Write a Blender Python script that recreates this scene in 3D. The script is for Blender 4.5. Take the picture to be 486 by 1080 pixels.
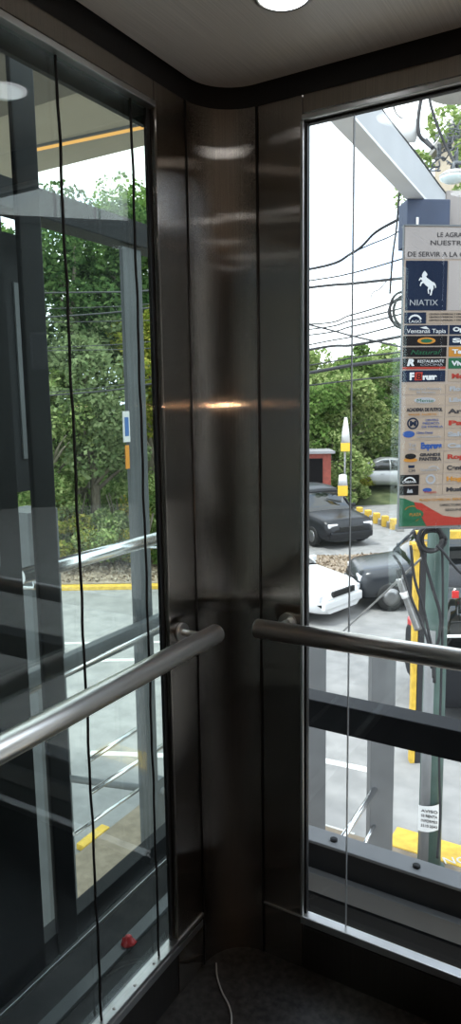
import bpy, bmesh, math, random
import numpy as np
from mathutils import Vector, Matrix, noise

random.seed(7)
rng = np.random.default_rng(7)
for o in list(bpy.data.objects):
    bpy.data.objects.remove(o)
scn = bpy.context.scene
COL = scn.collection

# ------------------------------------------------------------------ camera
CAM = Vector((0.953, -1.546, 1.5))
YAW, PITCH, ROLL, FPX = -0.536974796, -0.150079659, -0.0150262095, 744.788710
fwd = Vector((math.sin(YAW) * math.cos(PITCH), math.cos(YAW) * math.cos(PITCH), math.sin(PITCH)))
_r = Vector((math.cos(YAW), -math.sin(YAW), 0))
_u = _r.cross(fwd)
rgt = _r * math.cos(ROLL) + _u * math.sin(ROLL)
upv = -_r * math.sin(ROLL) + _u * math.cos(ROLL)
cd = bpy.data.cameras.new('camera')
cd.sensor_fit = 'VERTICAL'
cd.sensor_height = 36.0
cd.lens = FPX * 36.0 / 1080.0
cd.clip_start = 0.02
cd.clip_end = 500
cam = bpy.data.objects.new('camera', cd)
COL.objects.link(cam)
m = Matrix((rgt, upv, -fwd)).transposed().to_4x4()
m.translation = CAM
cam.matrix_world = m
scn.camera = cam


def at(px, py, d):
    return CAM + d * (fwd + rgt * ((px - 243) / FPX) - upv * ((py - 540) / FPX))


def on(px, py, ax, val):
    d = fwd + rgt * ((px - 243) / FPX) - upv * ((py - 540) / FPX)
    return CAM + d * ((val - CAM[ax]) / d[ax])


FH = Vector((math.sin(YAW), math.cos(YAW), 0))
RH = Vector((math.cos(YAW), -math.sin(YAW), 0))


def UV(u, v, z):
    p = CAM + RH * u + FH * v
    return Vector((p.x, p.y, z))


# ------------------------------------------------------------------ world, sun, exposure
W = bpy.data.worlds.new('sky')
scn.world = W
W.use_nodes = True
nt = W.node_tree
nt.nodes.clear()
out = nt.nodes.new('ShaderNodeOutputWorld')
bg = nt.nodes.new('ShaderNodeBackground')
tc = nt.nodes.new('ShaderNodeTexCoord')
mp = nt.nodes.new('ShaderNodeMapping')
mp.inputs['Scale'].default_value = (2.2, 2.2, 5.0)
nz = nt.nodes.new('ShaderNodeTexNoise')
nz.inputs['Scale'].default_value = 1.4
nz.inputs['Detail'].default_value = 6
rp = nt.nodes.new('ShaderNodeValToRGB')
rp.color_ramp.elements[0].position = 0.36
rp.color_ramp.elements[0].color = (0.62, 0.76, 1.0, 1)
rp.color_ramp.elements[1].position = 0.52
rp.color_ramp.elements[1].color = (1.0, 1.0, 1.0, 1)
nt.links.new(tc.outputs['Generated'], mp.inputs['Vector'])
nt.links.new(mp.outputs['Vector'], nz.inputs['Vector'])
nt.links.new(nz.outputs['Fac'], rp.inputs['Fac'])
nt.links.new(rp.outputs['Color'], bg.inputs['Color'])
bg.inputs['Strength'].default_value = 2.5
nt.links.new(bg.outputs['Background'], out.inputs['Surface'])

sd = bpy.data.lights.new('sun', 'SUN')
sd.energy = 3.0
sd.angle = math.radians(8)
sd.color = (1.0, 0.96, 0.9)
sun = bpy.data.objects.new('sun', sd)
COL.objects.link(sun)
sun.rotation_euler = Vector((0.28, 0.42, -1.0)).to_track_quat('-Z', 'Y').to_euler()

scn.view_settings.view_transform = 'Standard'
scn.view_settings.look = 'None'
scn.view_settings.exposure = 0.45
scn.view_settings.gamma = 1.0
scn.view_settings.use_curve_mapping = False
scn.cycles.use_denoising = True
scn.cycles.max_bounces = 10
scn.cycles.transparent_max_bounces = 24
scn.cycles.sample_clamp_indirect = 6.0


# ------------------------------------------------------------------ materials
def new_mat(name):
    M = bpy.data.materials.new(name)
    M.use_nodes = True
    t = M.node_tree
    return M, t, t.nodes['Principled BSDF']


def mat(name, col, rough=0.5, metal=0.0, var=0.0, scale=8.0, col2=None, bump=0.0, stretch=None, detail=4.0, spec=0.5):
    M, t, b = new_mat(name)
    b.inputs['Roughness'].default_value = rough
    b.inputs['Metallic'].default_value = metal
    b.inputs['Specular IOR Level'].default_value = spec
    c1 = (*col, 1)
    if col2 is None and var > 0:
        col2 = tuple(min(1, x * (1 + var)) for x in col)
        c1 = (*[x * (1 - var) for x in col], 1)
    if col2 is not None:
        tcn = t.nodes.new('ShaderNodeTexCoord')
        n = t.nodes.new('ShaderNodeTexNoise')
        n.inputs['Scale'].default_value = scale
        n.inputs['Detail'].default_value = detail
        r = t.nodes.new('ShaderNodeValToRGB')
        r.color_ramp.elements[0].position = 0.35
        r.color_ramp.elements[1].position = 0.68
        r.color_ramp.elements[0].color = c1
        r.color_ramp.elements[1].color = (*col2, 1)
        src = tcn.outputs['Object']
        if stretch:
            mpn = t.nodes.new('ShaderNodeMapping')
            mpn.inputs['Scale'].default_value = stretch
            t.links.new(src, mpn.inputs['Vector'])
            src = mpn.outputs['Vector']
        t.links.new(src, n.inputs['Vector'])
        t.links.new(n.outputs['Fac'], r.inputs['Fac'])
        t.links.new(r.outputs['Color'], b.inputs['Base Color'])
        if bump > 0:
            bp = t.nodes.new('ShaderNodeBump')
            bp.inputs['Strength'].default_value = bump
            bp.inputs['Distance'].default_value = 0.02
            t.links.new(n.outputs['Fac'], bp.inputs['Height'])
            t.links.new(bp.outputs['Normal'], b.inputs['Normal'])
    else:
        b.inputs['Base Color'].default_value = c1
    return M


def brushed(name, col, rough, aniso=0.95, along='z', stretch=(160, 160, 1.5), var=0.12, grain=0.0, metal=1.0):
    """steel with a brushed grain; the grain runs along the given axis"""
    M, t, b = new_mat(name)
    b.inputs['Metallic'].default_value = metal
    b.inputs['Anisotropic'].default_value = aniso
    tcn = t.nodes.new('ShaderNodeTexCoord')
    mpn = t.nodes.new('ShaderNodeMapping')
    mpn.inputs['Scale'].default_value = stretch
    n = t.nodes.new('ShaderNodeTexNoise')
    n.inputs['Scale'].default_value = 3.0
    n.inputs['Detail'].default_value = 3.0
    t.links.new(tcn.outputs['Object'], mpn.inputs['Vector'])
    t.links.new(mpn.outputs['Vector'], n.inputs['Vector'])
    r = t.nodes.new('ShaderNodeValToRGB')
    r.color_ramp.elements[0].color = (*[c * (1 - var) for c in col], 1)
    r.color_ramp.elements[1].color = (*[min(1, c * (1 + var)) for c in col], 1)
    r.color_ramp.elements[0].position = 0.3
    r.color_ramp.elements[1].position = 0.7
    t.links.new(n.outputs['Fac'], r.inputs['Fac'])
    t.links.new(r.outputs['Color'], b.inputs['Base Color'])
    mr = t.nodes.new('ShaderNodeMapRange')
    mr.inputs['To Min'].default_value = rough * 0.88
    mr.inputs['To Max'].default_value = rough * 1.12
    t.links.new(n.outputs['Fac'], mr.inputs['Value'])
    t.links.new(mr.outputs['Result'], b.inputs['Roughness'])
    g = t.nodes.new('ShaderNodeNewGeometry')
    x = t.nodes.new('ShaderNodeVectorMath')
    x.operation = 'CROSS_PRODUCT'
    x.inputs[1].default_value = {'z': (0, 0, 1), 'y': (0, 1, 0), 'x': (1, 0, 0)}[along]
    t.links.new(g.outputs['Normal'], x.inputs[0])
    t.links.new(x.outputs['Vector'], b.inputs['Tangent'])
    if grain > 0:
        mg = t.nodes.new('ShaderNodeMapping')
        mg.inputs['Scale'].default_value = {'z': (1, 1, 0.25), 'y': (1, 0.25, 1), 'x': (0.25, 1, 1)}[along]
        ng = t.nodes.new('ShaderNodeTexNoise')
        ng.inputs['Scale'].default_value = 2600.0
        ng.inputs['Detail'].default_value = 1.0
        t.links.new(tcn.outputs['Object'], mg.inputs['Vector'])
        t.links.new(mg.outputs['Vector'], ng.inputs['Vector'])
        sb = t.nodes.new('ShaderNodeMath')
        sb.operation = 'MULTIPLY_ADD'
        sb.inputs[1].default_value = grain
        sb.inputs[2].default_value = -grain / 2
        t.links.new(ng.outputs['Fac'], sb.inputs[0])
        sc_ = t.nodes.new('ShaderNodeVectorMath')
        sc_.operation = 'SCALE'
        t.links.new(x.outputs['Vector'], sc_.inputs[0])
        t.links.new(sb.outputs['Value'], sc_.inputs['Scale'])
        ad = t.nodes.new('ShaderNodeVectorMath')
        ad.operation = 'ADD'
        t.links.new(g.outputs['Normal'], ad.inputs[0])
        t.links.new(sc_.outputs['Vector'], ad.inputs[1])
        nm = t.nodes.new('ShaderNodeVectorMath')
        nm.operation = 'NORMALIZE'
        t.links.new(ad.outputs['Vector'], nm.inputs[0])
        t.links.new(nm.outputs['Vector'], b.inputs['Normal'])
    return M


def glass(name, tint, ior=1.5):
    M = bpy.data.materials.new(name)
    M.use_nodes = True
    t = M.node_tree
    t.nodes.clear()
    o = t.nodes.new('ShaderNodeOutputMaterial')
    mix = t.nodes.new('ShaderNodeMixShader')
    fr = t.nodes.new('ShaderNodeFresnel')
    ge = t.nodes.new('ShaderNodeNewGeometry')
    mr = t.nodes.new('ShaderNodeMapRange')          # the same reflectance on both faces of the thin sheet
    mr.inputs['To Min'].default_value = ior
    mr.inputs['To Max'].default_value = 1.0 / ior
    t.links.new(ge.outputs['Backfacing'], mr.inputs['Value'])
    t.links.new(mr.outputs['Result'], fr.inputs['IOR'])
    tr = t.nodes.new('ShaderNodeBsdfTransparent')
    tr.inputs['Color'].default_value = (*tint, 1)
    gl = t.nodes.new('ShaderNodeBsdfGlossy')
    gl.inputs['Roughness'].default_value = 0.0
    t.links.new(fr.outputs['Fac'], mix.inputs['Fac'])
    t.links.new(tr.outputs['BSDF'], mix.inputs[1])
    t.links.new(gl.outputs['BSDF'], mix.inputs[2])
    t.links.new(mix.outputs['Shader'], o.inputs['Surface'])
    return M


def emit(name, col, s):
    M = bpy.data.materials.new(name)
    M.use_nodes = True
    t = M.node_tree
    t.nodes.clear()
    o = t.nodes.new('ShaderNodeOutputMaterial')
    e = t.nodes.new('ShaderNodeEmission')
    e.inputs['Color'].default_value = (*col, 1)
    e.inputs['Strength'].default_value = s
    t.links.new(e.outputs['Emission'], o.inputs['Surface'])
    return M


def leaf_mat(name, cols, trans=0.35):
    M = bpy.data.materials.new(name)
    M.use_nodes = True
    t = M.node_tree
    t.nodes.clear()
    o = t.nodes.new('ShaderNodeOutputMaterial')
    mix = t.nodes.new('ShaderNodeMixShader')
    mix.inputs['Fac'].default_value = trans
    d = t.nodes.new('ShaderNodeBsdfDiffuse')
    tl = t.nodes.new('ShaderNodeBsdfTranslucent')
    g = t.nodes.new('ShaderNodeNewGeometry')
    r = t.nodes.new('ShaderNodeValToRGB')
    els = r.color_ramp.elements
    while len(els) < len(cols):
        els.new(0.5)
    for i, c in enumerate(cols):
        els[i].position = i / (len(cols) - 1)
        els[i].color = (*c, 1)
    t.links.new(g.outputs['Random Per Island'], r.inputs['Fac'])
    t.links.new(r.outputs['Color'], d.inputs['Color'])
    t.links.new(r.outputs['Color'], tl.inputs['Color'])
    t.links.new(d.outputs['BSDF'], mix.inputs[1])
    t.links.new(tl.outputs['BSDF'], mix.inputs[2])
    t.links.new(mix.outputs['Shader'], o.inputs['Surface'])
    return M


M_panel = brushed('brushed_steel_panel', (0.34, 0.30, 0.265), 0.09, 1.0, grain=2.2)
M_cabwall = brushed('dark_steel_wall', (0.19, 0.175, 0.165), 0.42, 0.6)
M_ceil = brushed('brushed_steel_ceiling', (0.72, 0.70, 0.68), 0.45, 0.6, along='y', stretch=(160, 1.5, 160), metal=0.1)
M_kick = brushed('kick_plate_steel', (0.15, 0.135, 0.125), 0.42, 0.8)
M_lip = mat('satin_frame_lip', (0.62, 0.61, 0.6), 0.32, 1.0, var=0.06, scale=20)
M_rail = mat('polished_rail_steel', (0.86, 0.83, 0.80), 0.34, 1.0)
M_railx = mat('outdoor_rail_steel', (0.72, 0.73, 0.74), 0.25, 1.0, var=0.05)
M_black = mat('black_gasket', (0.012, 0.012, 0.013), 0.55, var=0.2, scale=40)
M_gap = mat('black_shadow_gap', (0.008, 0.008, 0.009), 0.7)
M_floor = mat('dark_speckled_floor', (0.012, 0.011, 0.011), 0.38, col2=(0.05, 0.045, 0.042), scale=55, detail=8)
M_glassL = glass('left_window_glass', (0.80, 0.88, 0.86))
M_glassB = glass('back_window_glass', (0.90, 0.94, 0.95))
M_shaft = mat('dark_painted_steel', (0.010, 0.011, 0.013), 0.55, var=0.25, scale=5, spec=0.25)
M_shaftg = mat('grey_painted_steel', (0.10, 0.108, 0.115), 0.45, var=0.12, scale=6)
M_post = mat('grey_post_paint', (0.17, 0.175, 0.18), 0.5, var=0.1, scale=6)
M_soffit = mat('beige_soffit', (0.45, 0.40, 0.32), 0.7, var=0.05, scale=2)
M_white = mat('white_beam_paint', (0.36, 0.37, 0.38), 0.5, var=0.05, scale=4)
M_flange = mat('lightened_underside_paint', (0.70, 0.71, 0.72), 0.5, var=0.05, scale=4)  # girder paint lightened so its underside shows brighter
M_blue = mat('blue_header_paint', (0.03, 0.045, 0.085), 0.6, var=0.1, scale=6)
M_asph = mat('pale_asphalt', (0.20, 0.198, 0.194), 0.85, col2=(0.275, 0.27, 0.262), scale=3.5, detail=10, bump=0.15)
M_pave = mat('brown_paving', (0.17, 0.135, 0.095), 0.85, col2=(0.25, 0.20, 0.145), scale=9, detail=8)
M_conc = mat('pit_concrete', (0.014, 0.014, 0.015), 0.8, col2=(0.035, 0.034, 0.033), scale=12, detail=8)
M_kerb = mat('grey_kerb_concrete', (0.24, 0.23, 0.21), 0.85, var=0.15, scale=8)
M_yel = mat('yellow_road_paint', (0.62, 0.40, 0.05), 0.6, var=0.15, scale=12)
M_roadwhite = mat('white_road_paint', (0.55, 0.55, 0.53), 0.7, var=0.12, scale=12)
M_leaflit = mat('leaf_litter_earth', (0.20, 0.155, 0.115), 0.95, col2=(0.36, 0.29, 0.22), scale=4.5, detail=12, bump=0.5)
M_bark = mat('brown_bark', (0.10, 0.08, 0.06), 0.9, col2=(0.2, 0.17, 0.13), scale=10, stretch=(4, 4, 0.6))
M_green = mat('grassy_slope_soil', (0.045, 0.065, 0.022), 0.95, col2=(0.12, 0.14, 0.06), scale=1.4, detail=10)
M_pole = mat('green_pole_paint', (0.06, 0.10, 0.088), 0.5, var=0.15, scale=5)
M_cable = mat('black_cable_rubber', (0.022, 0.022, 0.025), 0.7)
M_wire = mat('glare_greyed_wire', (0.085, 0.09, 0.10), 0.7)  # black wire, its colour lifted to grey for sky glare
M_silver = mat('silver_tape', (0.30, 0.30, 0.30), 0.35, 0.6, var=0.2, scale=20)
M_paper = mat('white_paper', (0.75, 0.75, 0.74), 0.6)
M_red = mat('red_plastic', (0.5, 0.03, 0.035), 0.4)
M_brick = mat('red_shed_paint', (0.30, 0.07, 0.05), 0.7, var=0.15)
M_roofm = mat('grey_tin_roof', (0.3, 0.3, 0.31), 0.5)
M_lamp_off = mat('grey_lamp_shade', (0.45, 0.44, 0.42), 0.5, var=0.05)
M_lens = mat('milky_lens', (0.72, 0.82, 0.82), 0.25)
M_tyre = mat('tyre_rubber', (0.012, 0.012, 0.012), 0.7)
M_hub = mat('alloy_hub', (0.28, 0.28, 0.28), 0.35, 1.0)
M_cglass = mat('dark_car_glass', (0.01, 0.012, 0.012), 0.05, spec=0.9)
M_redlens = mat('red_tail_lens', (0.55, 0.03, 0.03), 0.2)
M_clear = mat('clear_lamp_lens', (0.7, 0.7, 0.72), 0.15)
M_down = emit('downlight_glow', (0.93, 0.97, 1.0), 4.5)
M_streak = emit('amber_streak_glow', (1.0, 0.66, 0.40), 330.0)
M_led = emit('amber_led_glow', (1.0, 0.50, 0.16), 1.1)
L_dark = leaf_mat('dark_green_leaves', [(0.029, 0.061, 0.024), (0.071, 0.130, 0.043), (0.130, 0.203, 0.071)])
L_mid = leaf_mat('mid_green_leaves', [(0.059, 0.117, 0.029), (0.137, 0.235, 0.059), (0.254, 0.352, 0.117)])
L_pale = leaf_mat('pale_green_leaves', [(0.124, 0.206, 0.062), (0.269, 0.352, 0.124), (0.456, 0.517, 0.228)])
L_pale2 = leaf_mat('soft_green_leaves', [(0.106, 0.152, 0.066), (0.185, 0.238, 0.112), (0.290, 0.343, 0.172)])
L_yel = leaf_mat('yellow_green_leaves', [(0.117, 0.169, 0.026), (0.260, 0.286, 0.052), (0.442, 0.390, 0.091)])
L_flo = leaf_mat('yellow_blossom_leaves', [(0.06, 0.11, 0.02), (0.14, 0.17, 0.04), (0.50, 0.38, 0.06)])


# ------------------------------------------------------------------ helpers
class MB:
    def __init__(s):
        s.bm = bmesh.new()

    def box(s, x0, x1, y0, y1, z0, z1, bev=0.0):
        c = [(x0, y0, z0), (x1, y0, z0), (x1, y1, z0), (x0, y1, z0), (x0, y0, z1), (x1, y0, z1), (x1, y1, z1), (x0, y1, z1)]
        v = [s.bm.verts.new(p) for p in c]
        fs = [s.bm.faces.new([v[i] for i in f]) for f in ((0, 3, 2, 1), (4, 5, 6, 7), (0, 1, 5, 4), (1, 2, 6, 5), (2, 3, 7, 6), (3, 0, 4, 7))]
        if bev > 0:
            es = {e for f in fs for e in f.edges}
            bmesh.ops.bevel(s.bm, geom=list(es), offset=bev, segments=2, affect='EDGES', profile=0.6)
        return s

    def obox(s, center, dx, dy, dz, ex=Vector((1, 0, 0)), ey=Vector((0, 1, 0)), ez=Vector((0, 0, 1)), bev=0.0):
        v = []
        for k in (-1, 1):
            for a, b in ((-1, -1), (1, -1), (1, 1), (-1, 1)):
                v.append(s.bm.verts.new(center + ex * (a * dx / 2) + ey * (b * dy / 2) + ez * (k * dz / 2)))
        fs = [s.bm.faces.new([v[i] for i in f]) for f in ((0, 3, 2, 1), (4, 5, 6, 7), (0, 1, 5, 4), (1, 2, 6, 5), (2, 3, 7, 6), (3, 0, 4, 7))]
        if bev > 0:
            es = {e for f in fs for e in f.edges}
            bmesh.ops.bevel(s.bm, geom=list(es), offset=bev, segments=2, affect='EDGES', profile=0.6)
        return s

    def tube(s, pts, r, n=10, cap=True, radii=None):
        pts = [Vector(p) for p in pts]
        prev = None
        rings = []
        ref = None
        for i, p in enumerate(pts):
            a = pts[max(i - 1, 0)]
            b = pts[min(i + 1, len(pts) - 1)]
            t = (b - a).normalized()
            if ref is None:
                ref = t.orthogonal().normalized()
            ref = (ref - t * ref.dot(t)).normalized()
            bi = t.cross(ref)
            rr = radii[i] if radii else r
            rings.append([s.bm.verts.new(p + (ref * math.cos(2 * math.pi * k / n) + bi * math.sin(2 * math.pi * k / n)) * rr) for k in range(n)])
        for i in range(len(rings) - 1):
            for k in range(n):
                f = s.bm.faces.new((rings[i][k], rings[i][(k + 1) % n], rings[i + 1][(k + 1) % n], rings[i + 1][k]))
                f.smooth = True
        if cap:
            s.bm.faces.new(list(reversed(rings[0])))
            s.bm.faces.new(rings[-1])
        return s

    def lathe(s, prof, center=(0, 0, 0), n=28, axis='z'):
        rings = []
        c = Vector(center)
        for r, h in prof:
            ring = []
            for k in range(n):
                a = 2 * math.pi * k / n
                p = {'z': Vector((r * math.cos(a), r * math.sin(a), h)), 'y': Vector((r * math.cos(a), h, -r * math.sin(a))),
                     'x': Vector((h, r * math.cos(a), r * math.sin(a)))}[axis]
                ring.append(s.bm.verts.new(c + p))
            rings.append(ring)
        for i in range(len(rings) - 1):
            for k in range(n):
                f = s.bm.faces.new((rings[i][k], rings[i][(k + 1) % n], rings[i + 1][(k + 1) % n], rings[i + 1][k]))
                f.smooth = True
        if prof[0][0] > 1e-5:
            s.bm.faces.new(list(reversed(rings[0])))
        if prof[-1][0] > 1e-5:
            s.bm.faces.new(rings[-1])
        return s

    def loft(s, rings, cap=True, smooth=True, closed=True):
        R = [[s.bm.verts.new(p) for p in ring] for ring in rings]
        n = len(R[0])
        for i in range(len(R) - 1):
            for k in range(n if closed else n - 1):
                f = s.bm.faces.new((R[i][k], R[i][(k + 1) % n], R[i + 1][(k + 1) % n], R[i + 1][k]))
                f.smooth = smooth
        if cap:
            s.bm.faces.new(list(reversed(R[0])))
            s.bm.faces.new(R[-1])
        return s

    def prism(s, poly, origin, ex, ey, ez, depth):
        a = [s.bm.verts.new(origin + ex * x + ey * y) for x, y in poly]
        b = [s.bm.verts.new(origin + ex * x + ey * y + ez * depth) for x, y in poly]
        n = len(poly)
        s.bm.faces.new(list(reversed(a)))
        s.bm.faces.new(b)
        for i in range(n):
            s.bm.faces.new((a[i], a[(i + 1) % n], b[(i + 1) % n], b[i]))
        return s

    def build(s, name, material, parent=None):
        bmesh.ops.recalc_face_normals(s.bm, faces=s.bm.faces[:])
        me = bpy.data.meshes.new(name)
        s.bm.to_mesh(me)
        s.bm.free()
        me.materials.append(material)
        o = bpy.data.objects.new(name, me)
        COL.objects.link(o)
        if parent:
            o.parent = parent
            o.matrix_parent_inverse = parent.matrix_basis.inverted()
        return o


def tag(o, label, cat, group=None, kind=None):
    if label:
        o['label'] = label
    if cat:
        o['category'] = cat
    if group:
        o['group'] = group
    if kind:
        o['kind'] = kind
    return o


def thing(name, label, cat, loc=(0, 0, 0), group=None, kind='thing'):
    o = bpy.data.objects.new(name, None)
    o.empty_display_size = 0.1
    COL.objects.link(o)
    o.location = loc
    return tag(o, label, cat, group, kind)


def struct(o):
    o['kind'] = 'structure'
    return o


def local(root, pts):
    return pts


def smooth_path(P, n=10):
    """Catmull-Rom through the points"""
    P = [Vector(p) for p in P]
    Q = [P[0] * 2 - P[1]] + P + [P[-1] * 2 - P[-2]]
    res = []
    for i in range(1, len(Q) - 2):
        for k in range(n):
            t = k / n
            a, b, c, d = Q[i - 1], Q[i], Q[i + 1], Q[i + 2]
            res.append(0.5 * ((2 * b) + (c - a) * t + (2 * a - 5 * b + 4 * c - d) * t * t + (3 * b - a - 3 * c + d) * t ** 3))
    res.append(P[-1])
    return res


def quads_mesh(name, centers, size, material, parent=None, flat=0.0, aspect=0.6):
    """many small leaf blades, each a folded quad"""
    n = len(centers)
    a = rng.normal(size=(n, 3))
    a /= np.linalg.norm(a, axis=1)[:, None]
    b = rng.normal(size=(n, 3))
    b[:, 2] *= (1 - flat)
    a[:, 2] *= (1 - flat)
    b -= a * np.sum(a * b, axis=1)[:, None] / np.sum(a * a, axis=1)[:, None]
    b /= np.linalg.norm(b, axis=1)[:, None]
    a /= np.linalg.norm(a, axis=1)[:, None]
    s = size * rng.uniform(0.6, 1.35, n)[:, None]
    c = np.asarray(centers)
    v = np.empty((n, 4, 3))
    v[:, 0] = c - a * s * 0.5
    v[:, 1] = c + b * s * 0.5 * aspect
    v[:, 2] = c + a * s * 0.5
    v[:, 3] = c - b * s * 0.5 * aspect
    me = bpy.data.meshes.new(name)
    me.vertices.add(n * 4)
    me.vertices.foreach_set('co', v.reshape(-1))
    me.loops.add(n * 4)
    me.loops.foreach_set('vertex_index', np.arange(n * 4, dtype=np.int32))
    me.polygons.add(n)
    me.polygons.foreach_set('loop_start', np.arange(0, n * 4, 4, dtype=np.int32))
    me.update()
    me.validate()
    me.materials.append(material)
    o = bpy.data.objects.new(name, me)
    COL.objects.link(o)
    if parent:
        o.parent = parent
        o.matrix_parent_inverse = parent.matrix_basis.inverted()
    return o


def text(s, parent, origin, ex, ey, ez, height, material, name='lettering', width=None, align='LEFT', shear=0.0, depth=0.002, bold=0.0):
    cu = bpy.data.curves.new(name, 'FONT')
    cu.body = s
    cu.size = height / 0.7
    cu.align_x = align
    cu.extrude = depth
    cu.shear = shear
    cu.offset = bold
    o = bpy.data.objects.new(name, cu)
    cu.materials.append(material)
    COL.objects.link(o)
    mm = Matrix((ex, ey, ez)).transposed().to_4x4()
    mm.translation = origin
    bpy.context.view_layer.update()
    me = bpy.data.meshes.new_from_object(o.evaluated_get(bpy.context.evaluated_depsgraph_get()))
    me.name = name
    bpy.data.objects.remove(o)
    bpy.data.curves.remove(cu)
    me.materials.clear()
    me.materials.append(material)
    o = bpy.data.objects.new(name, me)
    COL.objects.link(o)
    if width:
        xs_ = [v.co.x for v in me.vertices]
        w = max(xs_) if xs_ else 0
        if w > 1e-6:
            mm = mm @ Matrix.Diagonal((width / w, 1, 1, 1))
    o.parent = parent
    o.matrix_parent_inverse = parent.matrix_basis.inverted()
    o.matrix_basis = mm
    return o


# ================================================================== LARGE STRUCTURE
CX, CY, ZC = 1.55, -2.15, 2.225          # the lift car: x 0..CX, y CY..0
WZ0, WZ1 = 0.157, 2.14                   # glazing
SE, JA = 0.117, 0.235                    # corner seam, window jamb
YW0 = -1.70                              # left window far jamb
XW1 = 1.30

# floor and ceiling
struct(MB().box(-0.06, CX + 0.05, CY - 0.05, 0.06, -0.10, 0.0).build('floor', M_floor))
_cr = [(0.012 + 0.11 - 0.11 * math.cos(a), -0.012 - 0.11 + 0.11 * math.sin(a)) for a in [math.pi / 2 * i / 12 for i in range(13)]]
ce = struct(MB().prism([(0.012, CY)] + _cr + [(CX, -0.012), (CX, CY)], Vector((0, 0, ZC)), Vector((1, 0, 0)), Vector((0, 1, 0)), Vector((0, 0, 1)), 0.05).build('ceiling', M_ceil))
g = MB()
# dark recess that runs round under the ceiling, rounded in the corner
N = 10
inner, outer = [], []
arc = [(0.12 - 0.12 * math.cos(a), -0.12 + 0.12 * math.sin(a)) for a in [math.pi / 2 * i / N for i in range(N + 1)]]
path_o = [(-0.004, CY)] + [(x - 0.004, y + 0.004) for x, y in arc] + [(CX, 0.004)]
g.loft([[Vector((x, y, 2.183)), Vector((x, y, ZC + 0.06))] for x, y in path_o], cap=False, closed=False)
struct(g.build('trim_1', M_gap))
struct(MB().box(-0.12, CX + 0.12, CY - 0.12, 0.12, ZC + 0.055, ZC + 0.16).build('ceiling_roof_deck', M_shaft))

# corner panel: concave cove between the two seams
g = MB()
ca = [(SE - SE * math.cos(a), -SE + SE * math.sin(a)) for a in [math.pi / 2 * i / 16 for i in range(17)]]
rad = 1.0
g.loft([[Vector((x, y, 0.0)), Vector((x, y, 2.183))] for x, y in ca], cap=False, closed=False)
# returns behind the seams, so each seam reads as a fine rounded groove
struct(g.build('wall_corner', M_panel))
struct(MB().box(-0.03, -0.006, -SE - 0.02, 0.03, -0.05, 2.2).box(-0.006, SE + 0.02, 0.006, 0.03, -0.05, 2.2).build('wall_corner_backing', M_gap))
SM = MB()
for (x, y) in ((0.0005, -SE - 0.001), (SE + 0.001, -0.0005)):
    SM.tube([(x, y, 0.0), (x, y, 2.183)], 0.0022, 8)
struct(SM.build('trim_2', M_kick))


def wall_left_parts():
    b = MB()
    b.box(-0.03, 0.0, -JA, -SE - 0.003, 0.0, 2.183, 0.004)       # jamb by the corner
    b.box(-0.045, 0.0, YW0, -JA - 0.0005, WZ1, 2.183, 0.004)      # head
    b.box(-0.045, 0.0, CY, YW0 - 0.0005, 0.0, 2.183, 0.004)       # far jamb
    struct(b.build('wall_left', M_panel))
    b = MB().box(-0.045, -0.002, YW0, -JA - 0.0005, 0.0, WZ0 - 0.04, 0.002)
    struct(b.build('baseboard_left', M_kick))


def wall_back_parts():
    b = MB()
    b.box(SE + 0.003, JA, 0.0, 0.045, 0.0, 2.183, 0.004)
    b.box(JA + 0.0005, XW1, 0.0, 0.045, WZ1, 2.183, 0.004)
    b.box(XW1 + 0.0005, CX, 0.0, 0.045, 0.0, 2.183, 0.004)
    struct(b.build('wall_back', M_panel))
    b = MB().box(JA + 0.0005, XW1, 0.002, 0.045, 0.0, WZ0 - 0.032, 0.002)
    struct(b.build('baseboard_back', M_kick))


wall_left_parts()
wall_back_parts()
struct(MB().box(CX, CX + 0.05, CY, 0.0, 0.0, ZC).build('wall_right', brushed('side_wall_steel', (0.36, 0.33, 0.31), 0.42, 0.6)))
struct(MB().box(0.0, 0.28, CY - 0.05, CY, 0.0, ZC).box(1.27, CX, CY - 0.05, CY, 0.0, ZC).box(0.28, 1.27, CY - 0.05, CY, 2.02, ZC).build('wall_front', M_cabwall))
dr = thing('door_1', None, None, kind='structure')
MB().box(0.28, 0.773, CY - 0.05, CY - 0.02, 0.0, 2.02).build('door_leaf', M_cabwall, dr)
MB().box(0.777, 1.27, CY - 0.05, CY - 0.02, 0.0, 2.02).build('door_leaf', M_cabwall, dr)

# left window: frame lips, gaskets, glass, dark butt joints
w = thing('window_1', None, None, kind='structure')
b = MB()
b.box(-0.024, 0.004, YW0, -JA, WZ1 - 0.012, WZ1, 0.002)                 # head lip
b.build('window_frame', M_lip, w)
b = MB()
b.box(-0.026, 0.004, YW0, -SE - 0.004, WZ0 - 0.010, WZ0, 0.002)          # sill ledge
b.box(-0.03, 0.001, YW0, -SE - 0.004, WZ0 - 0.040, WZ0 - 0.020, 0.003)    # sill lower lip
b.build('window_sill', M_lip, w)
b = MB()
b.box(-0.022, -0.0135, -JA - 0.012, -JA - 0.0005, WZ0, WZ1 - 0.012, 0.001)
b.box(-0.034, -0.0225, YW0, -JA, WZ1 - 0.045, WZ1 - 0.012)
b.build('gasket', M_black, w)
MB().box(-0.022, -0.014, YW0, -JA, WZ0 - 0.004, WZ1 - 0.012).build('pane', M_glassL, w)
for (px_, py_) in ((119, 1063), (140, 1038), (160, 1015)):  # white dots added on the sill in place of sunlight spots
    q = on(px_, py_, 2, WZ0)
    MB().lathe([(0.004, 0.0), (0.004, 0.001), (0.0025, 0.002), (0.0, 0.002)], (-0.008, q.y, WZ0), 12).build('sun_glint', M_paper, w)
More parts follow.
